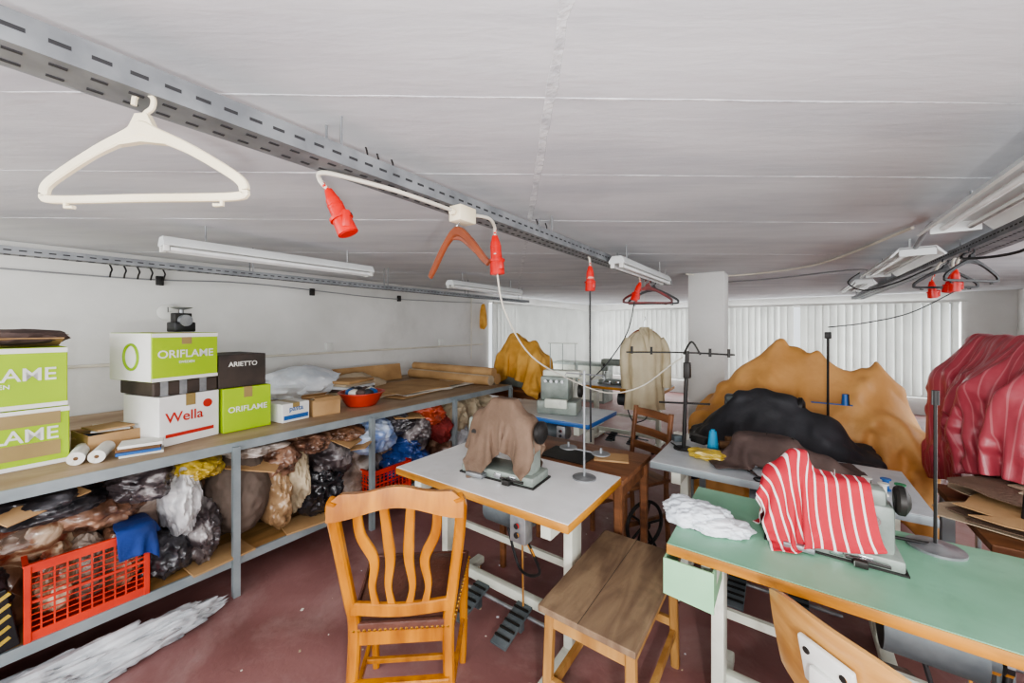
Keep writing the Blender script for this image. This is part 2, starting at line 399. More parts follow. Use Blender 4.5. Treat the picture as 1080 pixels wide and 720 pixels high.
FW = Vector((-.584, .812, 0)); RT = Vector((.812, .584, 0))
def cf(L, D, z): return tuple(RT*L+FW*D+Vector((0, 0, z)))
def inroom(L, D):
    p = RT*L+FW*D; return XL+.03 < p.x < XR-.03 and YB < p.y < YF-.03
w = MB('trim_ceiling_joints')
for D in (.62, 1.0, 1.5, 2.15, 3.1, 4.2, 5.6):
    run = [L for L in np.arange(-8, 8, .05) if inroom(L, D)]
    if not run: continue
    pts = []
    k = run[0]
    while k <= run[-1]:
        pts.append(cf(k, D+random.uniform(-.002, .002)+.02*k, CE+.001)); k += .12
    w.bar(pts, .008, .005, m_ridge, ref=(0, 0, 1), smooth=0, scales=[random.uniform(.4, 1.3) for _ in range(60)])
run = [D for D in np.arange(-1, 6.5, .05) if inroom(.1, D)]
pts = [cf(.1+random.uniform(-.002, .002), d, CE+.001) for d in run]
w.bar(pts, .026, .004, m_ridge, ref=(0, 0, 1), smooth=0, scales=[random.uniform(.7, 1.3) for _ in range(120)])
w.done()

# ------------------------------------------------------------ cable trays
def tray(name, x, y0, y1, z, wd=.1, h=.055):
    t = MB(name)
    t.box((x, (y0+y1)/2, z+.002), (wd, y1-y0, .003), m_dgalv)
    for sx in (-1, 1): t.box((x+sx*wd/2, (y0+y1)/2, z+h/2), (.003, y1-y0, h), m_dgalv)
    y = y0+.03
    while y < y1-.03:
        for sx in (-1, 1): t.box((x+sx*wd/2, y, z+h*.5), (.0052, .026, .007), m_hole)
        for q in (-.25, .25): t.box((x+wd*q, y, z+.0005), (.008, .022, .0035), m_hole)
        y += .05
    y = y0+.3
    while y < y1:
        t.cyl((x+wd/2-.01, y, z), (x+wd/2-.01, y, CE), .004, m_galv, seg=6); t.cyl((x-wd/2+.01, y, z), (x-wd/2+.01, y, CE), .004, m_galv, seg=6)
        y += 1.2
    return t
t = tray('cable_tray', -1.07, -.9, 4.4, 2.01)
t.tube([(-1.04, -.9, 2.03), (-1.05, 1, 2.035), (-1.06, 2.5, 2.03), (-1.05, 4.4, 2.03)], .008, m_cable)
t.tube([(-1.09, -.9, 2.03), (-1.08, 1, 2.03), (-1.09, 2.5, 2.03), (-1.08, 4.4, 2.03)], .006, m_wcable)
t.done(False)
tray('cable_tray', 1.03, 1.2, 9.2, 2.05, wd=.16, h=.05).done(False)
tray('cable_tray', -3.3, -1.5, 5.0, 1.93, wd=.08, h=.04).done(False)

def lum(name, x, y0, y1, z, wd=.09):
    t = MB(name); ym = (y0+y1)/2; L = y1-y0
    t.poly([(-wd/2, 0), (-wd/2, .018), (-wd*.3, .05), (wd*.3, .05), (wd/2, .018), (wd/2, 0)], L, m_lum, Matrix.Translation((x, ym, z)))
    for s in (-1, 1):
        t.cyl((x+s*wd*.28, y0+.03, z-.016), (x+s*wd*.28, y1-.03, z-.016), .013, m_tube)
        for yy in (y0+.015, y1-.015): t.box((x+s*wd*.28, yy, z-.012), (.03, .025, .04), m_white, bev=.003)
    for yy in (y0+.2, y1-.2): t.cyl((x, yy, z+.045), (x, yy, CE), .004, m_galv, seg=6)
    return t.done()
lum('fluorescent_luminaire', -2.8, .58, 1.88, 2.0, .12)
lum('fluorescent_luminaire', -2.9, 2.9, 4.2, 2.0, .12)
lum('fluorescent_luminaire', -.95, 2.55, 3.85, 1.99, .11)
def reflum(name, x, y0, y1, z, wd=.2):
    t = MB(name); ym = (y0+y1)/2; L = y1-y0
    t.poly([(-wd/2, -.005), (-wd/2-.01, 0), (-wd*.35, .055), (wd*.35, .055), (wd/2+.01, 0), (wd/2, -.005), (wd*.32, .045), (-wd*.32, .045)], L, m_lum, Matrix.Translation((x, ym, z)))
    for s in (-1, 1): t.cyl((x+s*.045, y0+.03, z+.018), (x+s*.045, y1-.03, z+.018), .013, m_tube)
    for yy in (y0+.005, y1-.005): t.box((x, yy, z+.025), (wd*.7, .01, .05), m_white)
    for yy in (y0+.2, y1-.2): t.cyl((x, yy, z+.05), (x, yy, CE), .005, m_galv, seg=6)
    return t.done()
reflum('reflector_luminaire', .66, 1.45, 2.75, 2.01, .24)
reflum('reflector_luminaire', .68, 3.5, 4.8, 2.01, .24)
reflum('reflector_luminaire', .68, 5.6, 6.9, 2.02)
t = MB('ceiling_conduit')
t.tube([(.6, 3.2, 2.135), (.2, 4.6, 2.135), (-.5, 4.97, 2.135), (-.9, 4.55, 2.135)], .009, m_wcable)
t.tube([(.68, 2.75, 2.06), (.66, 3.1, 2.13), (.67, 3.5, 2.06)], .012, m_cable)
t.tube([(.64, 4.8, 2.07), (.5, 5.2, 2.135), (-.2, 5.6, 2.135), (-1.0, 5.6, 2.135)], .008, m_cable)
t.tube([(.8, 2.2, 2.07), (.95, 2.3, 2.11), (1.1, 3.0, 2.13), (1.15, 5.0, 2.13), (1.15, 9.0, 2.13)], .008, m_bcable)
t.done()
t = MB('wall_conduit')
t.tube([(XL+.02, -1.5, 1.25), (XL+.02, 1.0, 1.25), (XL+.02, 3.5, 1.25), (XL+.02, 5.2, 1.25)], .012, m_wcable)
t.tube([(XL+.02, -1.5, 2.1), (XL+.02, 2.0, 2.09), (XL+.02, 5.2, 2.1)], .014, m_dark)
t.tube([(XL+.02, -1.5, 1.98), (XL+.02, .6, 1.95), (XL+.02, 1.6, 1.99), (XL+.02, 3.2, 1.94), (XL+.02, 5.2, 1.98)], .006, m_cable)
t.tube([(XL+.02, 4.9, 2.1), (XL+.02, 4.9, 1.6), (XL+.02, 4.9, 1.0)], .008, m_wcable)
for y in (-.5, .9, 2.2, 3.4): t.box((XL+.02, y, 1.95), (.03, .05, .08), m_dark, bev=.004)
for y in (2.4, 4.2): t.box((XL+.018, y, 1.32), (.035, .09, .09), m_white, bev=.005)
t.done()

# ------------------------------------------------------------ hangers / connectors
def hanger(name, loc, yaw, m, w=.43, drop=.125, hook=.075):
    t = MB(name, loc, yaw)
    t.bar([(-.02, 0, -.026), (-.016, 0, -.008), (0, 0, 0), (.02, 0, -.012), (.019, 0, -.032), (.002, 0, -.048), (0, 0, -hook-.01)], .009, .007, m, smooth=6)
    h = w/2
    t.bar([(-h, 0, -hook-drop), (-h*.93, 0, -hook-drop*.8), (-h*.5, 0, -hook-drop*.36), (-h*.15, 0, -hook-.012), (0, 0, -hook+.0), (h*.15, 0, -hook-.012), (h*.5, 0, -hook-drop*.36), (h*.93, 0, -hook-drop*.8), (h, 0, -hook-drop)], .02, .012, m, scales=[.9, .95, 1, 1.25, 1.6, 1.25, 1, .95, .9])
    t.bar([(-h, 0, -hook-drop), (-h*.9, 0, -hook-drop-.012), (0, 0, -hook-drop-.012), (h*.9, 0, -hook-drop-.012), (h, 0, -hook-drop)], .016, .011, m)
    t.poly([(-.07, -hook-.034), (-.03, -hook-.004), (-.012, -hook+.03), (.012, -hook+.03), (.03, -hook-.004), (.07, -hook-.034), (0, -hook-.026)], .012, m)
    for s in (-1, 1): t.bar([(s*h*.78, 0, -hook-drop-.01), (s*h*.78, 0, -hook-drop-.028), (s*h*.70, 0, -hook-drop-.028)], .007, .008, m, smooth=0)
    return t.done()
hanger('clothes_hanger', (-1.045, .19, 2.02), 33, m_beigeplast, w=.42)
def whanger(name, loc, yaw, m, w=.34):
    t = MB(name, loc, yaw); h = w/2
    t.tube([(-.02, 0, -.022), (-.016, 0, -.006), (0, 0, 0), (.02, 0, -.012), (.018, 0, -.035), (0, 0, -.05), (0, 0, -.075)], .003, m_chrome)
    t.bar([(-h, 0, -.23), (-h*.8, 0, -.19), (-h*.4, 0, -.11), (0, 0, -.07), (h*.4, 0, -.11), (h*.8, 0, -.18), (h, 0, -.21)], .026, .016, m, scales=[.8, 1, 1, 1.4, 1, 1, .8])
    t.bar([(-h*.2, 0, -.09), (h*.1, .01, -.1), (h*.5, .02, -.155)], .016, .012, m)
    return t.done()
whanger('wooden_hanger', (-1.02, 1.06, 1.985), -6, m_brnplast)
hanger('clothes_hanger', (-1.00, 3.45, 1.98), 36, m_dredplast)
hanger('clothes_hanger', (-1.00, 3.62, 1.98), 20, m_black)
hanger('clothes_hanger', (.96, 4.2, 2.06), 30, m_black)
hanger('clothes_hanger', (.96, 3.7, 2.06), 45, m_black)

def connector(name, top, d, L=.16, cable=None, r=.027):
    t = MB(name, top); d = Vector(d).normalized()
    P = lambda k: tuple(d*k)
    t.cyl(P(0), P(.035), r*.45, m_red, r2=r*.8); t.cyl(P(.03), P(L*.6), r*.8, m_red, r2=r*.95); t.cyl(P(L*.6), P(L), r*1.08, m_red, r2=r*1.2, seg=18)
    t.cyl(P(L*.62), P(L*.68), r*1.35, m_red, seg=18); t.cyl(P(L), P(L+.002), r*1.0, m_black)
    side = d.cross(Vector((.3, 1, .1))).normalized()*r*1.1
    t.box(tuple(d*L*.75+side), (.02, .02, .05), m_red, bev=.004)
    for i in range(5): t.cyl(P(.045+i*.009), P(.049+i*.009), r*.92, m_red)
    if cable: t.tube([tuple(Vector(c)-Vector(top)) for c in cable], .007, m_wcable)
    return t.done()
connector('power_connector', (-1.10, .60, 1.955), (.36, .28, -1), .14, [(-1.10, .60, 1.955), (-1.12, .585, 1.985), (-1.10, .58, 2.0), (-1.06, .64, 1.995), (-1.01, .8, 1.985), (-1.0, 1.05, 1.98)], r=.025)
connector('power_connector', (-1.05, 1.33, 1.955), (.05, .05, -1), .17, [(-1.05, 1.33, 1.955), (-1.03, 1.30, 1.99), (-1.0, 1.22, 2.0), (-1.0, 1.10, 1.985)])
connector('power_connector', (-1.05, 2.34, 1.95), (0, 0, -1), .16, [(-1.05, 2.34, 1.95), (-1.05, 2.33, 2.0), (-1.06, 2.32, 2.02)])
connector('power_connector', (-1.02, 3.3, 1.93), (-.3, -.2, -1), .16, [(-1.02, 3.3, 1.93), (-1.03, 3.3, 1.99), (-1.06, 3.3, 2.02)])
connector('power_connector', (.95, 3.95, 1.95), (0, .1, -1), .15, [(.95, 3.95, 1.95), (.97, 3.95, 2.03), (1.0, 3.95, 2.06)])
connector('power_connector', (.92, 4.35, 1.91), (.1, .1, -1), .13, [(.92, 4.35, 1.91), (.95, 4.3, 2.03), (1.0, 4.3, 2.06)])
connector('power_connector', (.98, 4.12, 1.94), (-.2, 0, -1), .14, [(.98, 4.12, 1.94), (.98, 4.12, 2.03), (1.0, 4.12, 2.06)])
t = MB('junction_box', (-1.0, 1.07, 1.975)); t.box((0, 0, 0), (.06, .09, .06), m_beigeplast, bev=.006)
for y in (-.05, .05): t.cyl((0, y, 0), (0, y*1.25, 0), .012, m_beigeplast)
t.done()
t = MB('ceiling_wire_hooks')
for i, (x, y) in enumerate([(-1.14, .75), (-1.15, .8), (-1.15, .86), (-1.13, 1.8), (-1.13, 1.9)]):
    t.tube([(x, y, 2.15), (x+.01, y, 2.12), (x-.01, y+.01, 2.09), (x+.012, y, 2.06), (x-.008, y-.008, 2.04), (x+.01, y+.01, 2.02)], .003, m_dark)
t.done()
for pts, r, mm in [
    ([(-1.045, 1.34, 1.79), (-1.06, 1.42, 1.62), (-1.10, 1.7, 1.4), (-1.07, 2.07, 1.24), (-.95, 2.4, 1.12), (-.80, 2.62, 1.15), (-.62, 2.64, 1.3), (-.54, 2.62, 1.36)], .004, m_wcable),
    ([(-1.06, 3.27, 1.77), (-1.1, 3.2, 1.5), (-1.2, 3.0, 1.25), (-1.35, 3.0, 1.1)], .005, m_bcable),
    ([(-1.05, 2.34, 1.80), (-1.05, 2.34, 1.4), (-1.04, 2.33, .8)], .006, m_bcable),
    ([(.95, 3.96, 1.80), (.7, 3.8, 1.65), (.45, 3.7, 1.58), (.25, 3.70, 1.55)], .004, m_bcable),
    ([(1.0, 3.95, 2.06), (.9, 3.6, 1.98), (1.0, 3.2, 1.95), (1.05, 2.9, 2.04)], .008, m_bcable),
    ([(1.0, 4.6, 2.06), (.8, 4.7, 1.95), (.6, 4.9, 1.9), (.5, 5.1, 2.0), (.6, 5.2, 2.1)], .006, m_bcable)]:
    MB('power_cord').tube(pts, r, mm).done()

# ------------------------------------------------------------ long shelf
t = MB('long_workbench')
Y0, Y1 = -1.5, 3.6; XF = -2.6
t.box(((XL+XF)/2+.01, (Y0+Y1)/2, .865), (XF-XL-.03, Y1-Y0, .028), m_shelfwood)
t.box((XF+.004, (Y0+Y1)/2, .858), (.012, Y1-Y0, .05), m_steelpaint)
t.box(((XL+XF)/2+.01, (Y0+Y1)/2, .205), (XF-XL-.03, Y1-Y0, .025), m_lowwood)
t.box((XF+.004, (Y0+Y1)/2, .195), (.014, Y1-Y0, .05), m_steelpaint)
for y in (-.94, -.04, .86, 1.75, 2.65, 3.56):
    t.box((XF+.02, y, .43), (.035, .035, .86), m_steelpaint); t.box((XL+.06, y, .43), (.035, .035, .86), m_steelpaint)
    t.box(((XL+XF)/2, y, .84), (XF-XL-.1, .03, .03), m_steelpaint); t.box(((XL+XF)/2, y, .18), (XF-XL-.1, .03, .03), m_steelpaint)
t.done(False)
t = MB('plastic_sheet_bundle')
t.crumple((-2.50, -.1, .06), (.10, .5, .075), m_plwrap, amp=.5, f=2.2, seed=31, sub=5, clamp=((-2.62, -2.2), (-1.4, 1), (.003, .16)), fine=.1)
t.crumple((-2.50, .42, .04), (.07, .28, .05), m_plwrap, amp=.5, f=2.2, seed=33, sub=5, clamp=((-2.62, -2.2), (-1.4, 1), (.003, .13)), fine=.1, rotz=.1)
t.crumple((-2.45, -.75, .06), (.12, .4, .08), m_plwrap, amp=.5, f=2.2, seed=35, sub=5, clamp=((-2.62, -2.2), (-1.4, 1), (.003, .16)), fine=.1)
t.done(ang=80)

# ------------------------------------------------------------ boxes on shelf
SZ = .88
def carton(name, x, y, z, sx, sy, sz, m, yaw=0, tape=True, extra=None):
    t = MB(name, (x, y, z), yaw)
    t.box((0, 0, sz/2), (sx, sy, sz), m, bev=.004)
    if tape:
        t.box((0, 0, sz+.0006), (sx*.98, .05, .0015), m_tapebrown); t.box((sx/2+.0008, 0, sz*.88), (.0015, .05, sz*.24), m_tapebrown)
    t.box((0, 0, sz+.0002), (sx, .0015, .0012), m_cardd)
    if extra: extra(t, sx, sy, sz)
    return t.done(False)
RX = Matrix.Rotation(math.pi/2, 4, 'Z') @ Matrix.Rotation(math.pi/2, 4, 'X')
def ori(t, sx, sy, sz):
    t.text('ORIFLAME', sy*.185, Matrix.Translation((sx/2+.002, 0, sz*.55)) @ RX, m_txtw)
    t.text('SWEDEN', sy*.06, Matrix.Translation((sx/2+.002, 0, sz*.38)) @ RX, m_txtw)
    t.box((sx/2+.001, 0, sz*.95), (.002, sy, sz*.08), m_boxwhite); t.box((sx/2+.001, 0, sz*.04), (.002, sy, sz*.07), m_boxwhite)
def ori2(t, sx, sy, sz):
    ori(t, sx, sy, sz)
    t.box((0, -sy/2-.001, sz/2), (sx*.98, .002, sz*.98), m_boxwhite)
    pts = [(.02+.07*math.cos(a), -sy/2-.004, sz*.5+.07*math.sin(a)) for a in np.linspace(0, 2*math.pi, 25)]
    t.tube(pts, .008, m_txtg, smooth=0)
def dirty(t, sx, sy, sz):
    ori(t, sx, sy, sz)
    t.box((sx/2+.0025, .1, sz*.3), (.003, .2, .07), m_tapebrown); t.box((sx/2+.0025, -.08, sz*.15), (.003, .18, .05), m_plwrap); t.box((sx/2+.0025, .0, sz*.82), (.003, .4, .06), m_tapebrown)
carton('green_carton', -3.12, .02, SZ, .42, .46, .28, m_boxgreen, 3, extra=dirty)
def flaps(t, sx, sy, sz):
    ori(t, sx, sy, sz)
    t.box((sx*.3, 0, sz+.025), (sx*.45, sy*.95, .004), m_card, rot=(0, -12, 0)); t.box((-sx*.3, 0, sz+.025), (sx*.45, sy*.95, .004), m_card, rot=(0, 14, 0))
    t.box((0, sy*.3, sz+.045), (sx*.7, sy*.4, .004), m_cardd, rot=(9, 0, 5)); t.crumple((.1, .1, sz+.05), (.1, .14, .035), m_darkbrcl, seed=4, sub=3)
carton('green_carton', -3.12, .02, SZ+.283, .42, .46, .29, m_boxgreen, 1, extra=flaps)
def red(t, sx, sy, sz):
    t.text('Wella', .08, Matrix.Translation((sx/2+.002, -.03, sz*.55)) @ RX, m_txtr)
    t.lathe((sx/2, .09, sz*.75), [(.025, 0), (.025, .003)], m_txtr, rot=(0, 90, 0)); t.box((sx/2+.001, 0, sz*.2), (.002, sy*.8, .02), m_txtr)
carton('white_carton', -3.02, .68, SZ, .34, .31, .28, m_boxwhite, 15, extra=red)
t = MB('taped_parcel', (-3.03, .67, SZ+.283), 12)
t.box((0, 0, .042), (.36, .32, .08), m_boxblack, bev=.008)
for k in (-.11, -.02, .08): t.box((0, k, .042), (.364, .035, .083), m_galv)
t.done(False)
carton('green_carton', -3.04, .65, SZ+.368, .42, .33, .27, m_boxgreen, 14, extra=ori2)
t = MB('kitchen_scale', (-3.02, .72, SZ+.642), 15)
t.box((0, 0, .03), (.09, .11, .06), m_black, bev=.008); t.box((0, 0, .085), (.05, .09, .06), m_dark, bev=.005); t.cyl((.02, 0, .07), (.05, 0, .07), .035, m_beigeplast, seg=20)
t.lathe((0, 0, .115), [(.012, 0), (.012, .02), (.05, .03), (.055, .035)], m_galv)
t.done()
carton('green_carton', -3.05, 1.02, SZ, .34, .28, .28, m_boxgreen, 3, extra=lambda t, a, b, c: (t.text('ORIFLAME', .05, Matrix.Translation((a/2+.002, 0, c*.5)) @ RX, m_txtw)))
carton('dark_carton', -3.07, .99, SZ+.283, .34, .28, .21, m_boxblack, 6, tape=False, extra=lambda t, a, b, c: (t.text('ARIETTO', .042, Matrix.Translation((a/2+.002, 0, c*.7)) @ RX, m_txtw)))
def smallp(t, sx, sy, sz):
    t.text('pasta', .05, Matrix.Translation((sx/2+.002, 0, sz*.7)) @ RX, m_blue); t.box((sx/2+.001, 0, sz*.25), (.002, sy*.9, .03), m_blue)
carton('small_carton', -2.96, 1.31, SZ, .2, .2, .13, m_boxwhite, 8, extra=smallp)
t = MB('open_carton', (-2.97, 1.56, SZ), -5)
for s in (-1, 1):
    t.box((s*.11, 0, .06), (.004, .2, .12), m_card); t.box((0, s*.1, .06), (.22, .004, .12), m_card)
    t.box((s*.13, 0, .125), (.05, .19, .003), m_card, rot=(0, s*25, 0))
t.box((0, 0, .003), (.22, .2, .004), m_card)
for i in range(5): t.crumple((random.uniform(-.06, .06), random.uniform(-.05, .05), .08), (.04, .04, .035), random.choice([m_paper, m_beigecl, m_cardd]), seed=i, sub=2)
t.done()
t = MB('paperwork_box', (-3.10, .42, SZ), 8)
for s in (-1, 1): t.box((s*.13, 0, .05), (.004, .22, .1), m_card); t.box((0, s*.11, .05), (.26, .004, .1), m_card)
t.box((0, 0, .003), (.26, .22, .004), m_card)
for i in range(8): t.box((random.uniform(-.03, .03), random.uniform(-.03, .03), .02+i*.014), (.2, .15, .009), random.choice([m_paper, m_boxwhite, m_blue, m_card, m_paper]), rot=(random.uniform(-4, 4), random.uniform(-4, 4), random.uniform(-30, 30)))
t.done(False)
t = MB('books_stack', (-2.80, .50, SZ), -10)
for i in range(4): t.box((random.uniform(-.01, .01), random.uniform(-.01, .01), .008+i*.015), (.14, .17, .014), [m_paper, m_blue, m_cardd, m_boxwhite][i], rot=(0, 0, random.uniform(-12, 12)))
t.done(False)
for i, (x, y, yw) in enumerate([(-2.90, .29, -12), (-2.86, .365, -18)]):
    t = MB('paper_roll', (x, y, SZ+.032), yw)
    t.cyl((-.1, 0, 0), (.1, 0, 0), .031, m_paper, seg=24); t.lathe((.1, 0, 0), [(.0315, -.001), (.0315, .0015), (.010, .0015), (.010, .0005)], m_boxwhite, rot=(0, 90, 0)); t.cyl((.1, 0, 0), (.1008, 0, 0), .009, m_cardd); t.done()
t = MB('plastic_bowl', (-2.98, 1.92, SZ))
t.lathe((0, 0, 0), [(.10, 0), (.12, .004), (.15, .05), (.18, .11), (.192, .112), (.192, .118), (.175, .118), (.145, .055), (.115, .012), (.0, .012)], m_bowl, seg=32)
for i in range(9):
    a = i*.7; t.crumple((.09*math.cos(a), .08*math.sin(a), .11), (.05, .045, .035), [m_blackcl, m_blue, m_paper, m_darkbrcl, m_blackcl][i % 5], seed=i, sub=2)
t.done()
t = MB('white_cloth_heap', (-3.9, 1.85, SZ))
t.crumple((0, 0, .1), (.28, .34, .16), m_whitecl, amp=.3, seed=3, clamp=((-.45, .6), (-.6, .6), (.004, .4)), fine=.2); t.crumple((.1, .5, .05), (.2, .3, .1), m_beigecl, amp=.3, seed=5, clamp=((-.45, .6), (-.9, .9), (.004, .4))); t.done()
t = MB('cardboard_sheets', (-3.3, 2.75, SZ))
for i in range(6):
    t.box((random.uniform(-.1, .1), random.uniform(-.2, .2), .004+i*.006), (random.uniform(.5, .8), random.uniform(.6, 1.1), .004), random.choice([m_card, m_beigecl, m_paper]), rot=(0, 0, random.uniform(-15, 15)))
t.done(False)
t = MB('cardboard_tubes', (-3.35, 3.38, SZ), 0)
for i, (y, r) in enumerate([(0, .06), (.13, .065), (.06, .05)]):
    z = r if i < 2 else .15
    t.cyl((-.75, y, z), (.6, y+random.uniform(-.04, .04), z), r, [m_card, m_beigecl, m_card][i], seg=20)
t.done()
t = MB('wooden_panel', (-4.1, 2.6, SZ), 0); t.box((0, 0, .10), (.03, 1.2, .2), m_card, rot=(0, -12, 0)); t.done(False)
t = MB('folded_garments', (-3.6, 2.2, SZ), 20)
for i in range(5): t.box((random.uniform(-.02, .02), random.uniform(-.02, .02), .02+i*.028), (.3, .38, .026), [m_beigecl, m_darkbrcl, m_whitecl, m_beigecl, m_card][i], rot=(0, 0, random.uniform(-8, 8)), bev=.008)
t.done()

# ------------------------------------------------------------ pile below shelf
def P(name, col, **k):
    d = dict(rough=.4, col2=None, scale=6, detail=6, bump=.55, bscale=7, coat=.7, dist=.8, crough=.16); d.update(k); return M(name, col, **d)
pm = dict(
 clear=P('bag_clear', '#c9c0b8', col2='#55443c', col3='#8d7c6f'), clear2=P('bag_clear_brown', '#b8937a', col2='#41291f', col3='#7c5b48'),
 clear3=P('bag_clear_speckled', '#d6c1a6', col2='#743323', col3='#8d6e54', scale=12), clear4=P('bag_clear_dark', '#a39d9b', col2='#2a2528', col3='#514849'),
 purple=P('bag_brown_purple', '#7a585c', col2='#38262b'), dark=P('bag_dark', '#4c4a4e', col2='#1e1d20'), black=P('bag_black', '#303035', col2='#161619', rough=.25),
 tan=P('bag_tan', '#b39470', col2='#7d6145'), blue=P('bag_blue', '#3c5fa6', col2='#233d78'), lblue=P('bag_light_blue', '#cdd8e8', col2='#6f8bc0', rough=.3, scale=12),
 sack=P('cloth_greybrown', '#6f6157', col2='#5d5148', rough=.9, coat=0, bump=.15), white=P('bag_white', '#d2d1d0', col2='#9b9b9f'), red=P('cloth_red', '#93332e', col2='#66201e', coat=0, rough=.8),
 orange=P('bag_orange', '#c6532c', col2='#8a3420'), beige=P('cloth_beige', '#c4b599', col2='#9f9078', coat=0, rough=.9), yel=P('bag_yellow', '#d0b443', col2='#9d8230'), brown=P('bag_brown', '#7d5a42', col2='#4e3526'))
CL = ((XL+.06, XF+.12), (-1.45, 3.5), (.223, .838))
CLb = ((XL+.06, XF-.03), (-1.45, 3.5), (.223, .838))
t = MB('bagged_clothes_pile')
sd = 1
cyc = ['clear2', 'dark', 'clear4', 'purple', 'brown', 'black', 'tan', 'clear2', 'clear4', 'clear3', 'brown', 'dark', 'clear']
y = -1.2
while y < 3.4:
    for (x, z) in ((-3.5, .42), (-3.45, .68), (-3.08, .58), (-3.08, .36)):
        sd += 1
        t.crumple((x+random.uniform(-.1, .1), y+random.uniform(-.08, .08), z), (.3, .24, .19), pm[random.choice(cyc)], amp=.3, f=1.8, seed=sd, sub=3, clamp=CLb, rotz=random.random()*3)
    y += .3
front = [(-.5, .5, .3, .25, 'clear2'), (-.14, .68, .22, .13, 'clear3'), (-.1, .42, .16, .16, 'dark'), (.08, .64, .16, .09, 'clear'), (.16, .75, .18, .07, 'dark'), (.34, .66, .17, .11, 'clear2'), (.50, .74, .13, .08, 'clear4'),
 (.64, .60, .075, .19, 'white'), (.58, .34, .11, .11, 'dark'), (.73, .40, .09, .15, 'clear4'), (.72, .76, .11, .06, 'yel'), (.94, .54, .16, .25, 'sack'), (1.0, .795, .16, .04, 'clear'),
 (1.13, .44, .08, .18, 'tan'), (1.15, .69, .11, .11, 'clear2'), (1.25, .54, .07, .22, 'beige'), (1.33, .75, .15, .07, 'clear2'), (1.42, .40, .15, .16, 'black'), (1.50, .60, .15, .14, 'clear4'), (1.60, .76, .14, .06, 'brown'),
 (1.86, .68, .18, .14, 'lblue'), (2.08, .74, .11, .09, 'dark'), (2.28, .60, .15, .16, 'clear4'), (2.18, .52, .08, .08, 'blue'), (2.42, .74, .17, .09, 'orange'), (2.22, .36, .2, .12, 'blue'),
 (2.55, .6, .11, .13, 'red'), (2.76, .66, .11, .17, 'beige'), (2.80, .42, .16, .17, 'white'), (2.97, .64, .10, .19, 'beige'), (3.12, .4, .18, .16, 'tan'), (3.22, .66, .14, .16, 'beige'), (2.6, .36, .14, .12, 'clear2')]
for (y, z, ry, rz, mm) in front:
    sd += 1
    back = .10 if (.05 < y < .56 and z < .7) else 0
    t.crumple((-2.77-back, y, z), (.19, ry, rz), pm[mm], amp=.30 if mm != 'sack' else .12, f=1.5, seed=sd, sub=5, clamp=CL, fine=.05)
for (y, z, a, b) in [(.12, .80, 8, 20), (1.02, .72, -12, 15), (1.68, .66, 10, -20), (2.15, .80, -6, 10), (1.60, .74, -20, 5)]:
    t.box((-2.70, y, z), (.3, .26, .006), m_card, rot=(a, b*.5, a*3))
for (y, r) in [(.80, 5), (1.3, -8), (1.62, 12)]:
    t.box((-2.66, y, .232), (.2, .3, .01), random.choice([m_card, m_beigecl, m_browncl]), rot=(0, 2, r))
t.done(ang=70)

def crate(name, loc, yaw, sx=.36, sy=.5, h=.3, fill=None):
    t = MB(name, loc, yaw)
    t.box((0, 0, .006), (sx, sy, .012), m_crate)
    for s in (-1, 1):
        for (axis, ln, off) in (('y', sy, s*sx/2), ('x', sx, s*sy/2)):
            nbar = int(ln/.034)
            for zc, hh in ((.02, .04), (h*.5, .012), (h-.02, .04)):
                if axis == 'y': t.box((off, 0, zc), (.008, ln, hh), m_crate)
                else: t.box((0, off, zc), (ln, .008, hh), m_crate)
            if axis == 'y': t.box((off+s*.006, 0, h-.004), (.014, ln+.02, .01), m_crate)
            else: t.box((0, off+s*.006, h-.004), (ln+.02, .014, .01), m_crate)
            for i in range(nbar+1):
                q = -ln/2+ln*i/nbar
                if axis == 'y': t.box((off, q, h/2), (.006, .006, h), m_crate)
                else: t.box((q, off, h/2), (.006, .006, h), m_crate)
            for zz in np.arange(.06, h-.04, .026):
                if axis == 'y': t.box((off, 0, zz), (.005, ln, .004), m_crate)
                else: t.box((0, off, zz), (ln, .005, .004), m_crate)
        for s2 in (-1, 1): t.box((s*sx/2, s2*sy/2, h/2), (.022, .022, h), m_crate, bev=.003)
    if fill:
        for i, mm in enumerate(fill):
            t.crumple((random.uniform(-.02, .02), -sy*.28+sy*.56*i/(len(fill)-1), h*.55), (sx*.4, sy*.2, h*.42), pm[mm], seed=i+40, sub=4, clamp=((-sx*.48, sx*.48), (-sy*.48, sy*.48), (.015, h*1.15)))
    return t.done(False)
crate('plastic_crate', (-2.75, .30, .2185), 0, .3, .37, .33, ['clear3', 'clear', 'clear2'])
crate('plastic_crate', (-2.73, 1.93, .2185), 0, .3, .36, .22, ['dark', 'blue'])
cloth('blue_cloth', (.3, .22), (-2.62, .48, .60), m_bluecl, [('box', (-2.75, .30, .38), (.165, .205, .18))], n=22, steps=60, seed=3, hold=[(-2.64, .47, .04, .04, .575)])
t = MB('hazard_striped_panel', (-2.6, .03, .2185), 0)
t.box((0, 0, .13), (.02, .1, .25), m_black, rot=(8, 0, 0), bev=.004)
for i in range(5): t.box((.002, -.0, .035+i*.045), (.022, .095, .014), pm['yel'], rot=(8+25, 0, 0))
t.done(False)

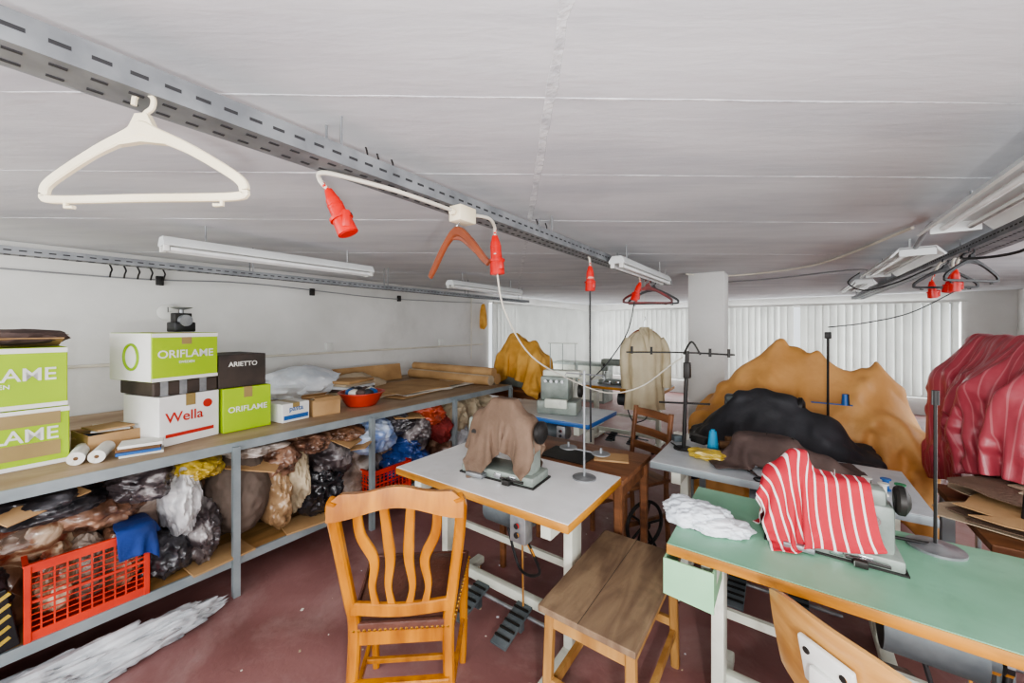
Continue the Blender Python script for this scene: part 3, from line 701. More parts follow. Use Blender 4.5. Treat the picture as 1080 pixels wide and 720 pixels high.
# ------------------------------------------------------------ oak dining chair
def dining_chair(name, loc, yaw):
    t = MB(name, loc, yaw)
    for s in (-1, 1):
        t.bar([(s*.175, -.05, 0), (s*.172, -.01, .22), (s*.165, .015, .47), (s*.18, 0, .6), (s*.205, -.03, .8), (s*.215, -.06, .93), (s*.205, -.075, .975)], .038, .034, m_chair, scales=[.85, 1, 1.1, 1, 1, 1.05, .9])
        t.bar([(s*.195, .40, 0), (s*.20, .405, .1), (s*.20, .40, .3), (s*.205, .40, .48)], .04, .04, m_chair, scales=[.7, .75, .95, 1.15])
        t.bar([(s*.168, .0, .45), (s*.20, .40, .45)], .065, .022, m_chair, ref=(1, 0, 0), smooth=0)
        t.bar([(s*.172, -.0, .2), (s*.197, .40, .2)], .022, .018, m_chair, ref=(1, 0, 0), smooth=0)
    n = 24; top = []; bot = []
    for i in range(n+1):
        u = -1+2*i/n; x = u*.225
        top.append((x, .985+.022*math.cos(u*math.pi*.5)-.03*max(0, abs(u)-.82)/.18 + .006*math.cos(u*math.pi*2)))
        bot.append((x, .925+.02*math.cos(u*math.pi)))
    M0 = Matrix.Translation((0, -.072, .95)) @ Matrix.Rotation(math.radians(-8), 4, 'X') @ Matrix.Translation((0, 0, -.95))
    t.poly(bot+top[::-1], .03, m_chair, M0)
    t.bar([(-.172, .0, .56), (0, -.012, .555), (.172, .0, .56)], .045, .022, m_chair)
    t.bar([(-.168, .012, .455), (.168, .012, .455)], .07, .022, m_chair, smooth=0)
    t.bar([(-.2, .40, .455), (.2, .40, .455)], .07, .022, m_chair, smooth=0)
    t.bar([(-.185, .2, .2), (.185, .2, .2)], .02, .02, m_chair, smooth=0)
    t.bar([(-.17, -.015, .3), (.17, -.015, .3)], .022, .03, m_chair, smooth=0)
    for x0, x1 in ((-.085, -.135), (-.03, -.045), (.03, .045), (.085, .135)):
        sg = 1 if x0 > 0 else -1
        t.bar([(x0, -.008, .57), (x0+sg*.012, -.012, .64), (x0+sg*.002, -.025, .74), (x1-sg*.008, -.045, .84), (x1, -.062, .94)], .030, .014, m_chair, scales=[.9, .75, 1, 1.25, 1.1, 1])
    nb = len(t.bm.faces)
    g = 12; V = []
    for i in range(g+1):
        for j in range(g+1):
            v = j/g; w = .172+(.215-.172)*v; u = -1+2*i/g
            V.append(t.bm.verts.new((u*w, .02+v*.4, .495+.028*(1-u**4)*(1-(2*v-1)**4))))
    for i in range(g):
        for j in range(g): t.bm.faces.new((V[i*(g+1)+j], V[(i+1)*(g+1)+j], V[(i+1)*(g+1)+j+1], V[i*(g+1)+j+1]))
    t._tag(nb, m_leather)
    t.box((0, .008, .488), (.345, .02, .03), m_leather, bev=.004); t.box((0, .415, .488), (.43, .02, .03), m_leather, bev=.004)
    for s in (-1, 1): t.bar([(s*.174, .01, .488), (s*.217, .415, .488)], .03, .012, m_leather, ref=(1, 0, 0), smooth=0)
    for i in range(19):
        x = -.165+.33*i/18; t.cyl((x, -.002, .478), (x, -.006, .478), .006, m_brass, r2=.003, seg=8)
        for s in (-1, 1):
            f = i/18; t.cyl((s*(.18+.043*f), .01+.4*f, .478), (s*(.186+.043*f), .01+.4*f, .478), .006, m_brass, r2=.003, seg=8)
    return t.done()
dining_chair('dining_chair', (-1.115, .875, 0), 40)

# ------------------------------------------------------------ wooden stool
t = MB('wooden_stool', (-.58, 1.56, 0), 0)
t.box((0, 0, .49), (.37, .66, .024), m_stoolw, bev=.003)
t.box((-.02, 0, .5018), (.002, .66, .001), m_dark)
for sx in (-1, 1):
    for sy in (-1, 1): t.bar([(sx*.165, sy*.30, 0), (sx*.155, sy*.285, .478)], .036, .036, m_stoolleg, smooth=0)
    t.box((sx*.155, 0, .44), (.02, .55, .06), m_stoolleg); t.box((sx*.16, 0, .16), (.02, .55, .035), m_stoolleg)
for sy in (-1, 1): t.box((0, sy*.285, .44), (.3, .02, .06), m_stoolleg); t.box((0, sy*.292, .2), (.3, .02, .035), m_stoolleg)
t.done(False)

# ------------------------------------------------------------ sewing tables
def sew_table(name, x0, x1, y0, y1, z, mtop, medge=m_edge, motor=True, pedal=True, mleg=m_cream):
    cx = (x0+x1)/2; cy = (y0+y1)/2; t = MB(name, (cx, cy, 0)); w = x1-x0; d = y1-y0
    t.box((0, 0, z-.021), (w, d, .036), medge, bev=.004); t.box((0, 0, z-.0015), (w-.006, d-.006, .003), mtop)
    for s in (-1, 1):
        X = s*(w/2-.13)
        t.box((X, 0, .33), (.045, .10, .64), mleg, bev=.004); t.box((X, 0, .70), (.05, d*.85, .075), mleg, bev=.004)
        t.box((X, 0, .045), (.055, d*.95, .045), mleg, bev=.008); t.box((X, 0, .4), (.03, .07, .3), m_steelpaint)
        for s2 in (-1, 1): t.cyl((X, s2*d*.42, 0), (X, s2*d*.42, .03), .02, m_black)
    t.box((0, .04, .13), (w-.26, .04, .05), mleg, bev=.004); t.box((0, .12, .34), (w-.26, .02, .035), mleg)
    if motor:
        t.cyl((-.1, .02, .58), (.12, .02, .58), .085, m_iron, seg=20); t.cyl((.12, .02, .58), (.15, .02, .58), .05, m_iron); t.box((0, .02, .69), (.14, .1, .06), m_iron)
        t.cyl((.16, .02, .58), (.175, .02, .58), .045, m_black); t.box((.168, .02, .67), (.01, .08, .2), m_black)
        t.box((w/2-.27, -d/2+.07, .66), (.085, .06, .12), m_galv, bev=.006); t.cyl((w/2-.27, -d/2+.035, .68), (w/2-.27, -d/2+.028, .68), .012, m_red); t.cyl((w/2-.27, -d/2+.035, .64), (w/2-.27, -d/2+.028, .64), .012, m_black)
        t.tube([(w/2-.27, -d/2+.1, .6), (w/2-.25, -.1, .4), (.1, .0, .3), (.0, .02, .5)], .007, m_bcable)
    if pedal:
        for px in (-.16, .12):
            t.box((px, -.1, .085), (.09, .24, .014), m_iron, rot=(14, 0, 0), bev=.003)
            for q in (-.08, -.04, 0, .04, .08): t.box((px, -.1+q, .096+q*.25), (.085, .01, .008), m_dark, rot=(14, 0, 0))
            t.box((px, -.03, .05), (.03, .03, .08), m_iron)
        t.cyl((-.3, -.02, .09), (.3, -.02, .09), .009, m_galv); t.cyl((.12, -.0, .1), (.1, .02, .5), .005, m_galv)
    return t.done()
sew_table('white_sewing_table', -1.75, -.69, 1.335, 1.925, .78, m_laminw)
sew_table('green_sewing_table', -.35, 1.05, 1.43, 2.03, .78, m_lamgreen)
sew_table('grey_sewing_table', -.64, .50, 2.25, 2.87, .78, m_lamgrey, m_steelpaint)
sew_table('overlock_table', -2.3, -1.27, 2.80, 3.42, .78, m_lamgrey, m_blue)
sew_table('grey_sewing_table', -2.3, -1.2, 4.75, 5.35, .78, m_lamgrey, m_edge)
t = MB('pale_green_drawer', (-.275, 1.415, .61), 0)
t.poly([(-.08, .0), (.08, -.01), (.08, .125), (-.08, .125)], .006, m_palegreen); t.box((0, .1, .01), (.15, .2, .006), m_palegreen)
for s in (-1, 1): t.box((s*.077, .1, .065), (.005, .2, .12), m_palegreen)
t.done(False)
t = MB('brown_wooden_table', (-1.11, 2.2, 0))
t.box((0, 0, .735), (.84, .5, .03), m_brownwood, bev=.004)
for s in (-1, 1):
    t.box((0, s*.22, .675), (.76, .02, .09), m_brownwood); t.box((s*.38, 0, .675), (.02, .42, .09), m_brownwood)
    for q in (-1, 1): t.bar([(s*.385, q*.22, 0), (s*.385, q*.22, .72)], .05, .05, m_brownwood, smooth=0, scales=[.7, 1])
t.box((.0, -.05, .753), (.3, .22, .006), m_dark); t.box((.24, .05, .755), (.2, .14, .01), m_card, rot=(0, 0, 20)); t.done()

# ------------------------------------------------------------ sewing machines
def sewing_machine(name, loc, yaw=0, m=m_mach, sc=1.0):
    t = MB(name, loc, yaw, sc=sc)
    t.box((0, 0, .03), (.5, .2, .055), m, bev=.01); t.box((0, 0, .004), (.52, .22, .008), m_dark)
    t.box((-.2, 0, .06), (.07, .12, .004), m_chrome)
    t.box((.17, 0, .16), (.11, .12, .22), m, bev=.02); t.box((-.02, 0, .29), (.44, .10, .09), m, bev=.02); t.box((-.2, 0, .23), (.08, .10, .13), m, bev=.015)
    t.cyl((-.21, 0, .17), (-.21, 0, .075), .006, m_chrome, seg=8); t.cyl((-.185, 0, .17), (-.185, 0, .065), .005, m_chrome, seg=8); t.box((-.19, -.01, .064), (.02, .04, .004), m_chrome)
    t.lathe((.25, 0, .29), [(.0, -.02), (.055, -.02), (.065, -.01), (.065, .01), (.05, .02), (.03, .03), (0, .03)], m_dark, rot=(0, 90, 0))
    t.cyl((-.18, -.05, .25), (-.18, -.07, .25), .018, m_chrome); t.cyl((.15, -.06, .2), (.15, -.075, .2), .025, m_dark); t.cyl((.02, 0, .335), (.02, 0, .38), .004, m_chrome, seg=6)
    for k in (-.1, .02, .12): t.box((k, -.103, .03), (.05, .008, .03), m_chrome, bev=.002)
    t.box((-.12, -.12, .02), (.12, .06, .025), m_galv, bev=.004); t.cyl((.2, -.12, .03), (.05, -.12, .03), .008, m_chrome); t.box((.1, -.125, .02), (.05, .05, .03), m_dark, bev=.004)
    return t.done()
sewing_machine('sewing_machine', (-1.20, 1.60, .78), 4, sc=.86)
sewing_machine('sewing_machine', (.12, 1.74, .78), 0, sc=.72)
sewing_machine('sewing_machine', (-.10, 2.54, .78), 0, m_machdark, sc=.5)
sewing_machine('sewing_machine', (-1.85, 5.05, .78), 0, m_mach, sc=1)

def thread_stand(name, loc, h=.5, cones=(m_whsp, m_blu_cone), yaw=0):
    t = MB(name, loc, yaw)
    t.lathe((0, 0, 0), [(.06, 0), (.06, .006), (.015, .012), (.0, .012)], m_galv); t.cyl((0, 0, .01), (0, 0, h), .006, m_galv, seg=8)
    t.cyl((-.1, 0, .14), (.1, 0, .14), .004, m_galv, seg=6); t.cyl((-.1, 0, h-.02), (.1, 0, h-.02), .004, m_galv, seg=6)
    for s, c in zip((-1, 1), cones):
        t.lathe((s*.09, 0, .14), [(.045, 0), (.045, .004), (.006, .006), (.006, .03)], m_galv)
        if c: t.lathe((s*.09, 0, .148), [(.032, 0), (.014, .14), (.009, .14)], c)
        t.tube([(s*.1, 0, h-.02), (s*.11, 0, h-.035), (s*.1, 0, h-.05)], .002, m_galv)
    return t.done()
thread_stand('thread_stand', (-.84, 1.80, .78), .55, cones=(None, None))
thread_stand('thread_stand', (-1.5, 5.1, .78), .5)
t = MB('thread_stand', (.42, 1.94, .78)); t.lathe((0, 0, 0), [(.075, 0), (.075, .008), (.03, .012), (.012, .02), (0, .02)], m_galv); t.cyl((0, 0, .01), (0, 0, .5), .005, m_galv, seg=8)
t.lathe((0, 0, .5), [(.01, 0), (.01, .05), (0, .05)], m_dark); t.cyl((0, 0, .012), (-.12, -.02, .015), .006, m_dark); t.done()
t = MB('thread_stand', (-.53, 2.60, .78))
t.lathe((0, 0, 0), [(.06, 0), (.06, .006), (.015, .012), (.0, .012)], m_dark); t.cyl((0, 0, 0), (.02, 0, .62), .012, m_dark, seg=10)
t.bar([(-.36, -.02, .60), (.0, 0, .61), (.27, .1, .6)], .010, .016, m_dark); t.cyl((-.15, 0, .28), (.15, .0, .3), .006, m_dark)
t.tube([(.0, 0, .6), (.05, -.02, .68), (.1, -.02, .6)], .006, m_dark)
t.box((.02, 0, .5), (.04, .05, .1), m_dark, bev=.006)
for k in (-.33, -.2, .15, .25): t.cyl((k, .0, .59), (k, 0, .64), .008, m_dark)
t.done()
t = MB('thread_cone', (-.37, 2.64, .78)); t.lathe((0, 0, 0), [(.035, 0), (.034, .01), (.02, .13), (.012, .13), (.012, .14), (0, .14)], m_blu_cone); t.done()
t = MB('thread_spools', (.36, 2.42, .78))
for i, (a, b, mm) in enumerate([(0, 0, m_whsp), (.06, .03, m_grnsp), (.02, .08, m_blue), (-.05, .05, m_whsp)]): t.lathe((a, b, 0), [(.02, 0), (.02, .005), (.012, .01), (.012, .045), (.02, .05), (.02, .055), (0, .055)], mm)
t.done()
t = MB('yellow_duster', (-.37, 2.48, .78)); t.crumple((0, 0, .025), (.09, .05, .03), pm['yel'], seed=91, amp=.4, sub=4, clamp=((-1, 1), (-1, 1), (.002, .1))); t.done()
t = MB('scissors', (-.12, 2.32, .783), 30)
for s in (-1, 1):
    t.bar([(0, 0, .003), (s*.012, .1, .003)], .012, .003, m_chrome, ref=(0, 0, 1), smooth=0)
    t.tube([(s*.02+.02*math.cos(a), -.05+.026*math.sin(a), .006) for a in np.linspace(0, 2*math.pi, 15)], .004, m_black, smooth=0); t.bar([(0, 0, .005), (s*.012, -.03, .006)], .01, .005, m_black, ref=(0, 0, 1), smooth=0)
t.done()
t = MB('bench_clutter', (-.48, 2.76, .78))
for i in range(9):
    t.box((random.uniform(-.12, .2), random.uniform(-.05, .06), .02+i*.003), (random.uniform(.04, .1), random.uniform(.03, .06), .04), random.choice([m_cardd, m_dark, m_brownwood, m_iron, m_paper]), rot=(0, 0, random.uniform(-40, 40)), bev=.003)
t.tube([(-.14, -.1, .01), (-.05, -.2, .01), (.05, -.16, .012), (.1, -.25, .01), (.3, -.22, .012)], .005, m_bcable)
t.done()

t = MB('overlock_machine', (-1.68, 3.08, .78), 15)
t.box((0, 0, .06), (.36, .26, .12), m_mach, bev=.015); t.box((-.03, .02, .22), (.26, .2, .22), m_mach, bev=.02); t.box((.02, .02, .35), (.34, .12, .06), m_cream, bev=.015)
t.lathe((.19, .02, .2), [(0, -.02), (.06, -.02), (.06, .01), (.03, .02), (0, .02)], m_dark, rot=(0, 90, 0)); t.box((0, -.14, .1), (.2, .03, .08), m_cream, bev=.01)
for k in (-.1, -.05, 0, .05): t.cyl((k, -.1, .29), (k, -.12, .29), .014, m_chrome)
for k in (-.12, 0, .12): t.cyl((k, .12, .3), (k, .12, .62), .004, m_chrome, seg=6)
t.cyl((-.14, .12, .62), (.14, .12, .62), .005, m_chrome, seg=6)
for k in (-.12, 0, .12): t.lathe((k, .16, .1), [(.035, 0), (.02, .14), (0, .14)], m_whsp)
t.done()

# ------------------------------------------------------------ pale coat hung from a cord under the ceiling
t = MB('hanging_coat', (-1.21, 4.06, 0), 40)
t.lathe((0, 0, 0), [(.215, .70), (.21, .72), (.20, .85), (.185, 1.0), (.18, 1.12), (.19, 1.25), (.20, 1.36), (.185, 1.43), (.12, 1.49), (.06, 1.515), (.05, 1.55), (.035, 1.552)], m_cream2, seg=72, pleat=.06, npl=11, flat=.55)
for s in (-1, 1):
    t.tube([(s*.16, 0, 1.42), (s*.215, -.01, 1.3), (s*.225, -.03, 1.1), (s*.215, -.05, .92)], .052, m_cream2, seg=14, scales=[1, 1.05, .9, .85, .95])
    t.bar([(0, 0, 1.545), (s*.1, 0, 1.50), (s*.17, 0, 1.44)], .02, .012, m_brnplast)
    t.bar([(s*.055, -.03, 1.53), (s*.03, -.105, 1.44), (s*.012, -.115, 1.3)], .05, .012, m_cream2, scales=[.8, 1.1, .5])
t.tube([(0, 0, 1.55), (0, 0, 1.62), (.015, 0, 1.64), (0, 0, 1.66)], .004, m_chrome); t.cyl((0, 0, 1.65), (0, 0, CE), .002, m_wcable, seg=6)
t.done(ang=80)

# ------------------------------------------------------------ support tables behind
def plain_table(name, x0, x1, y0, y1, z, m=m_brownwood):
    t = MB(name, ((x0+x1)/2, (y0+y1)/2, 0)); w = x1-x0; d = y1-y0
    t.box((0, 0, z-.015), (w, d, .03), m, bev=.003)
    for s in (-1, 1):
        t.box((0, s*(d/2-.04), z-.07), (w-.1, .02, .08), m)
        for q in (-1, 1): t.box((q*(w/2-.04), s*(d/2-.04), (z-.03)/2), (.045, .045, z-.03), m_steelpaint)
    return t.done(False)
plain_table('machine_table', -.68, .80, 3.80, 4.38, .75)
sewing_machine('sewing_machine', (-.02, 4.10, .75), 0, m_machdark, sc=1.1)
COLM = ('box', (-.72, 4.80, 1.0), (.19, .18, 1.2))
cloth('tan_tarp', (2.4, 1.7), (.08, 4.00, 1.42), m_orange, [('box', (.06, 4.09, .38), (.74, .29, .37)), ('box', (-.02, 4.1, 1.03), (.12, .05, .34)), ('box', (.55, 4.1, .98), (.10, .06, .24)), ('box', (-.42, 4.1, .9), (.12, .10, .14)), ('cap', (-.3, 3.9, .8), (.6, 3.85, .8), .08), COLM], n=78, steps=170, iters=18, seed=11, wob=.08, thick=.006, yaw=5, crease=.08,
      hold=[(-.04, 4.08, .04, .025, 1.45), (.20, 4.02, .02, .02, 1.38), (.56, 4.1, .03, .025, 1.29)], bend=.1, folds=.085, ffreq=3.4)
plain_table('machine_table', -.62, .46, 3.02, 3.62, .72)
sewing_machine('sewing_machine', (-.16, 3.36, .72), 0, m_machdark, sc=.95)
cloth('black_cover', (1.25, 1.0), (-.10, 3.30, 1.1), m_blackcl, [('box', (-.08, 3.32, .35), (.54, .3, .37)), ('box', (-.14, 3.36, .9), (.2, .06, .16)), ('sph', (-.38, 3.3, .78), .12), ('sph', (.18, 3.3, .8), .14)], n=54, steps=130, seed=5, wob=.03, hold=[(-.16, 3.36, .05, .04, 1.10)], folds=.035, ffreq=6)
cloth('brown_cover', (.78, .46), (-.04, 2.56, .96), m_darkbrcl, [('box', (-.07, 2.55, .4), (.57, .31, .38)), ('box', (-.10, 2.54, .83), (.14, .06, .11)), ('sph', (.16, 2.6, .79), .07)], n=44, steps=90, seed=6, yaw=6, wob=.05, crease=.12, folds=.02, ffreq=9)
t = MB('bobbin_pole', (.25, 3.70, 0)); t.cyl((0, 0, 0), (0, 0, 1.50), .008, m_dark, seg=8); t.box((0, 0, 1.49), (.04, .03, .05), m_dark, bev=.005); t.cyl((-.1, 0, .98), (.14, 0, .98), .005, m_dark); t.lathe((.10, 0, .98), [(.025, 0), (.02, .08), (0, .08)], m_blue); t.lathe((0, 0, 0), [(.12, 0), (.12, .02), (0, .03)], m_dark); t.done()

# cloths on machines
cloth('brown_cover', (.60, .50), (-1.21, 1.60, 1.17), m_browncl, [('box', (-1.2, 1.6, .81), (.23, .10, .035)), ('box', (-1.2, 1.6, .97), (.18, .045, .125)), ('box', (-1.22, 1.63, .39), (.53, .295, .38))], n=46, steps=120, seed=2, wob=.02, yaw=10, hold=[(-1.19, 1.6, .07, .04, 1.18)], folds=.018, ffreq=11)
cloth('striped_red_cloth', (.40, .48), (.06, 1.75, 1.09), m_striped, [('box', (.12, 1.74, .81), (.185, .075, .03)), ('box', (.10, 1.74, .90), (.16, .04, .12)), ('box', (.35, 1.73, .39), (.7, .3, .38))], n=46, steps=120, seed=8, wob=.02, yaw=24, hold=[(.03, 1.75, .03, .025, 1.10)], folds=.016, ffreq=12)
t = MB('white_rag', (-.29, 1.66, .78), 25)
t.crumple((0, 0, .025), (.10, .07, .045), m_whitecl, amp=.42, f=1.5, seed=51, sub=5, clamp=((-1, 1), (-1, 1), (.002, .2)))
t.crumple((.07, -.06, .015), (.09, .055, .025), m_whitecl, amp=.4, f=1.6, seed=52, sub=5, clamp=((-1, 1), (-1, 1), (.002, .2)))
t.crumple((-.05, .05, .03), (.05, .05, .035), m_whitecl, amp=.4, f=1.6, seed=58, sub=4, clamp=((-1, 1), (-1, 1), (.002, .2)))
t.done(ang=80)

# ------------------------------------------------------------ rack with striped cloth
t = MB('garment_rack', (1.02, 3.3, 0))
t.cyl((0, -.65, 1.44), (0, .55, 1.44), .014, m_galv)
for y in (-.62, .52):
    t.cyl((0, y, .04), (0, y, 1.44), .014, m_galv); t.cyl((-.24, y, .04), (.24, y, .04), .014, m_galv)
    for s in (-1, 1): t.cyl((s*.22, y, .0), (s*.22, y, .04), .018, m_black)
t.cyl((0, -.62, .1), (0, .52, .1), .012, m_galv); t.done()
t = MB('rack_garments', (1.02, 3.28, 0))
for i in range(8):
    yy = -.5+i*.13
    t.crumple((0, yy, .98), (.12, .055, .38), [m_darkbrcl, m_blackcl, pm['red'], m_browncl][i % 4], amp=.18, seed=i+70, sub=3)
t.done()
RC = [('cap', (1.02, 2.70, 1.44), (1.02, 3.85, 1.44), .045)]
for (y, z, r, x) in [(2.85, 1.15, .14, .95), (3.12, 1.2, .15, .93), (3.4, 1.1, .15, .95), (3.7, 1.18, .15, .92), (3.25, .9, .15, .93), (3.6, .9, .14, .93), (3.1, 1.15, .14, 1.12), (3.5, 1.15, .14, 1.12)]:
    RC.append(('cap', (x, y, z), (x, y, z-.15), r))
cloth('striped_burgundy_cloth', (1.35, 1.45), (.96, 3.26, 1.50), m_striped2, RC, n=72, steps=150, iters=18, seed=12, wob=.06, yaw=14, crease=.1, hold=[(1.02, 3.27, .035, .55, 1.50)], bend=.1, folds=.07, ffreq=5)

plain_table('cutting_table', .62, 2.1, 2.2, 2.9, .74)
t = MB('fabric_pieces', (1.3, 2.55, .742))
for i in range(20):
    n = 18; cx, cy = random.uniform(-.55, .3), random.uniform(-.18, .15); R = random.uniform(.14, .28)
    pts = [(cx+R*(1+.6*noise.noise(Vector((math.cos(6.283*k/n)*1.8, i, math.sin(6.283*k/n)*1.8))))*math.cos(2*math.pi*k/n), cy+.7*R*(1+.6*noise.noise(Vector((i, math.sin(6.283*k/n)*1.8, 3))))*math.sin(2*math.pi*k/n)) for k in range(n)]
    t.poly(pts, .004, [m_beigecl, m_card, m_browncl, m_beigecl, m_card][i % 5], Matrix.Translation((0, 0, .004+i*.0048)) @ Matrix.Rotation(math.radians(90), 4, 'X'))
t.done()
t = MB('leaning_pole', (0, 0, 0)); t.cyl((.60, 2.08, .01), (.88, 2.62, 1.4), .012, m_dark); t.done()

# plywood chair
t = MB('plywood_chair', (.20, 1.30, 0), -38)
nb = len(t.bm.faces); g = 16; F = []; B = []
for i in range(g+1):
    for j in range(9):
        u = -1+2*i/g; v = j/8
        hw = .195*(1-.10*v*v)
        top = .86-.035*abs(u)**3; bot = .57+.02*abs(u)**2
        x = u*hw; z = bot+(top-bot)*v; y = -.14-.07*v+.045*(u*u)
        F.append(t.bm.verts.new((x, y, z))); B.append(t.bm.verts.new((x, y+.013, z)))
for i in range(g):
    for j in range(8):
        a = i*9+j; t.bm.faces.new((F[a], F[a+9], F[a+10], F[a+1])); t.bm.faces.new((B[a], B[a+1], B[a+10], B[a+9]))
for i in range(g):
    a = i*9; t.bm.faces.new((F[a], B[a], B[a+9], F[a+9])); a += 8; t.bm.faces.new((F[a], F[a+9], B[a+9], B[a]))
for j in range(8):
    t.bm.faces.new((F[j], F[j+1], B[j+1], B[j])); a = g*9+j; t.bm.faces.new((F[a], B[a], B[a+1], F[a+1]))
t._tag(nb, m_ply)
t.box((0, -.197, .745), (.12, .014, .12), m_white, bev=.004, rot=(13, 0, 0)); t.box((0, -.209, .72), (.06, .02, .06), m_white, bev=.004)
for s in (-1, 1): t.cyl((s*.04, -.197, .775), (s*.04, -.214, .775), .008, m_dark)
t.bar([(0, -.20, .69), (0, -.17, .55), (0, -.10, .46), (0, .0, .44)], .035, .012, m_dark, ref=(1, 0, 0))
t.poly([(-.19, -.18), (.19, -.18), (.2, .1), (.16, .19), (-.16, .19), (-.2, .1)], .014, m_ply, Matrix.Translation((0, 0, .46)) @ Matrix.Rotation(math.radians(90), 4, 'X'))
t.cyl((0, 0, .2), (0, 0, .45), .022, m_dark)
for i in range(5):
    a = i*2*math.pi/5; t.bar([(0, 0, .2), (.12*math.cos(a), .12*math.sin(a), .14), (.25*math.cos(a), .25*math.sin(a), .05)], .028, .024, m_dark, ref=(0, 0, 1)); t.cyl((.25*math.cos(a), .25*math.sin(a), 0), (.25*math.cos(a), .25*math.sin(a), .05), .022, m_black)
t.done()

t = MB('wooden_chair', (-.86, 2.97, 0), 150)
for s in (-1, 1):
    t.bar([(s*.18, -.02, 0), (s*.18, 0, .45), (s*.18, -.05, .92)], .032, .028, m_brownwood); t.bar([(s*.18, .38, 0), (s*.18, .38, .44)], .032, .032, m_brownwood, smooth=0)
    t.box((s*.18, .19, .2), (.018, .36, .025), m_brownwood)
t.box((0, .19, .45), (.41, .42, .025), m_brownwood, bev=.008)
for z in (.88, .74, .62): t.bar([(-.18, -.045+(.92-z)*.1, z), (0, -.07+(.92-z)*.1, z), (.18, -.045+(.92-z)*.1, z)], .06, .014, m_brownwood)
t.done()
t = MB('treadle_wheel', (-.78, 2.62, 0), 60)
t.tube([(.15*math.cos(a), 0, .22+.15*math.sin(a)) for a in np.linspace(0, 2*math.pi, 29)], .012, m_dark, smooth=0)
for i in range(5):
    a = i*2*math.pi/5; t.cyl((0, 0, .22), (.15*math.cos(a), 0, .22+.15*math.sin(a)), .008, m_dark)
t.cyl((0, -.03, .22), (0, .03, .22), .025, m_dark); t.bar([(-.12, 0, 0), (0, 0, .22), (.12, 0, 0)], .02, .02, m_dark, smooth=0); t.done()

plain_table('machine_table', -3.35, -2.3, 3.85, 4.5, .78)
t = MB('boxed_machine', (-2.80, 4.15, .78)); t.box((0, 0, .2), (.6, .3, .4), m_mach, bev=.02); t.box((-.1, 0, .5), (.2, .2, .22), m_mach, bev=.02); t.done()
cloth('yellow_cloth', (1.35, 1.05), (-2.78, 4.13, 1.42), m_yel, [('box', (-2.80, 4.15, .98), (.31, .16, .21)), ('box', (-2.90, 4.15, 1.28), (.11, .11, .12)), ('box', (-2.82, 4.17, .39), (.55, .35, .38))], n=48, steps=110, seed=21, wob=.08, crease=.06, hold=[(-2.95, 4.15, .05, .05, 1.47), (-2.62, 4.12, .04, .04, 1.38)], folds=.05, ffreq=6)
cloth('hanging_yellow_cloth', (.55, .6), (XL+.16, 5.05, 1.95), m_yel, [('box', (XL-.1, 5, 1), (.1, 3, 2))], n=26, steps=100, seed=22, wob=.02, crease=.2, hold=[(XL+.16, 5.05, .03, .03, 1.95)])
t = MB('cabinet'); t.loc = (-3.6, 7.6, 0)
t.box((0, 0, .4), (1.2, .5, .8), m_mach, bev=.01)
for k in (-.3, .3): t.box((k, -.255, .4), (.54, .012, .7), m_cream, bev=.004); t.cyl((k*.2, -.262, .45), (k*.2, -.28, .45), .012, m_brass)
t.done()
t = MB('wire_hooks', (XL+.02, .6, 1.95))
for i in range(5): t.tube([(0, i*.08, .1), (.02, i*.08+.01, .06), (.04, i*.08, .03), (.01, i*.08, .0)], .006, m_dark)
t.done()
t = MB('wall_clock'); t.loc = (XL+.012, .95, 1.68)
t.lathe((0, 0, 0), [(.07, 0), (.07, .02), (.06, .025), (0, .022)], m_white, rot=(0, 90, 0)); t.cyl((.024, 0, 0), (.024, 0, .045), .003, m_black); t.cyl((.024, 0, 0), (.024, .03, .01), .003, m_black); t.done()
t = MB('floor_scraps')
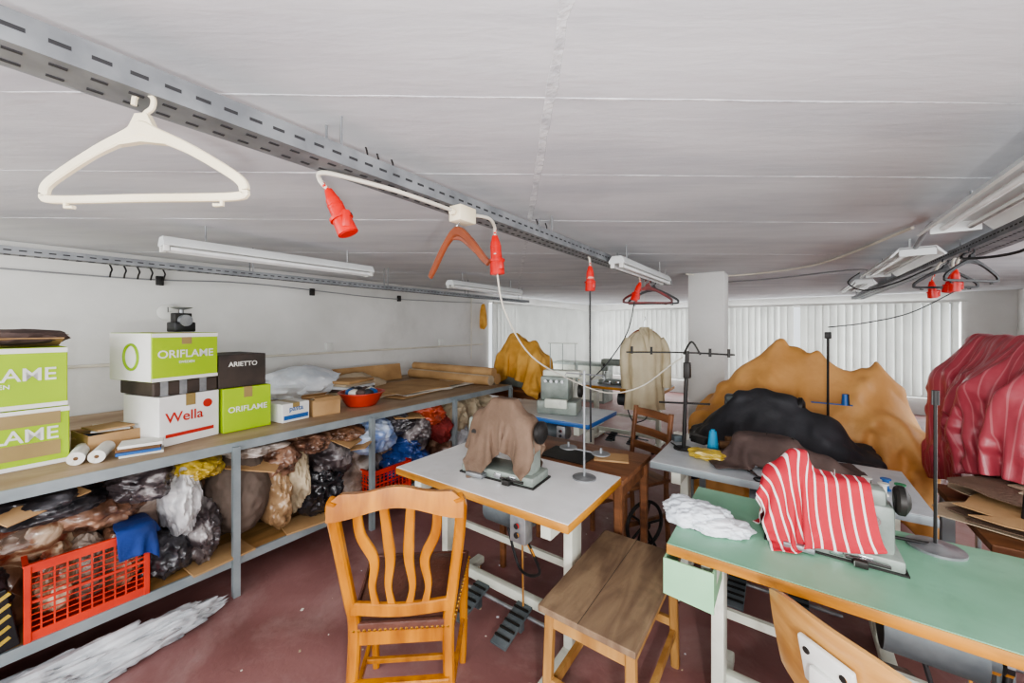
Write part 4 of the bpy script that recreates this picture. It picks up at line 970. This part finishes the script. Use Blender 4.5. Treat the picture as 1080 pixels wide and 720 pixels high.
for i in range(90):
    x, y = random.uniform(-2.4, -.2), random.uniform(.4, 3.2); s = random.uniform(.003, .014)
    t.box((x, y, .0015), (s, s*random.uniform(.4, 1.6), .002), random.choice([m_paper, m_whitecl, m_beigecl]), rot=(0, 0, random.uniform(0, 90)))
t.done(False)
carton('cardboard_box', .72, 1.78, 0, .34, .26, .3, m_card, 10)
t = MB('fabric_bag', (.28, 1.85, 0)); t.crumple((0, 0, .17), (.17, .13, .17), pm['clear4'], seed=66, sub=4, clamp=((-1, 1), (-1, 1), (.003, .5)), fine=.15); t.done()

# ------------------------------------------------------------ lights
def area(name, loc, rot, sx, sy, e, col=(.97, .985, 1)):
    l = bpy.data.lights.new(name, 'AREA'); l.shape = 'RECTANGLE'; l.size = sx; l.size_y = sy; l.energy = e; l.color = col
    o = bpy.data.objects.new(name, l); COL.objects.link(o); o.location = loc; o.rotation_euler = [math.radians(a) for a in rot]
area('daylight_far', (-.9, YF+.45, 1.2), (-90, 0, 0), 6.6, 1.7, 300)
area('daylight_left', (XL-.45, 7.4, 1.2), (0, -90, 0), 1.6, 4, 120)
area('fill_back', (-.7, YB-.25, 1.38), (90, 0, 0), 6.8, 1.3, 165)  # added fill lamp behind the camera, shining in through the back openings
area('fill_right', (XR+.25, 2.2, 1.42), (0, 90, 0), 1.2, 7.2, 100)  # added lamp outside the unseen right openings, evens out the room light
l = bpy.data.lights.new('camera_flash', 'POINT'); l.energy = 62; l.shadow_soft_size = .04; l.color = (1, 1, 1)
o = bpy.data.objects.new('camera_flash', l); COL.objects.link(o); o.location = (.28, -.12, 1.32)
wd = bpy.data.worlds.new('World'); SC.world = wd; wd.use_nodes = True
wd.node_tree.nodes['Background'].inputs[0].default_value = (.9, .95, 1, 1); wd.node_tree.nodes['Background'].inputs[1].default_value = 1.2

cam = bpy.data.cameras.new('camera'); co = bpy.data.objects.new('camera', cam); COL.objects.link(co)
co.location = (0, 0, 1.55); co.rotation_euler = (math.radians(90), 0, math.radians(35.72))
cam.sensor_width = 36; cam.lens = 403/1080*36; cam.shift_y = -15/1080; cam.clip_start = .05
SC.camera = co
SC.view_settings.view_transform = 'AgX'
try: SC.view_settings.look = 'AgX - Medium High Contrast'
except Exception: pass
SC.view_settings.exposure = .2
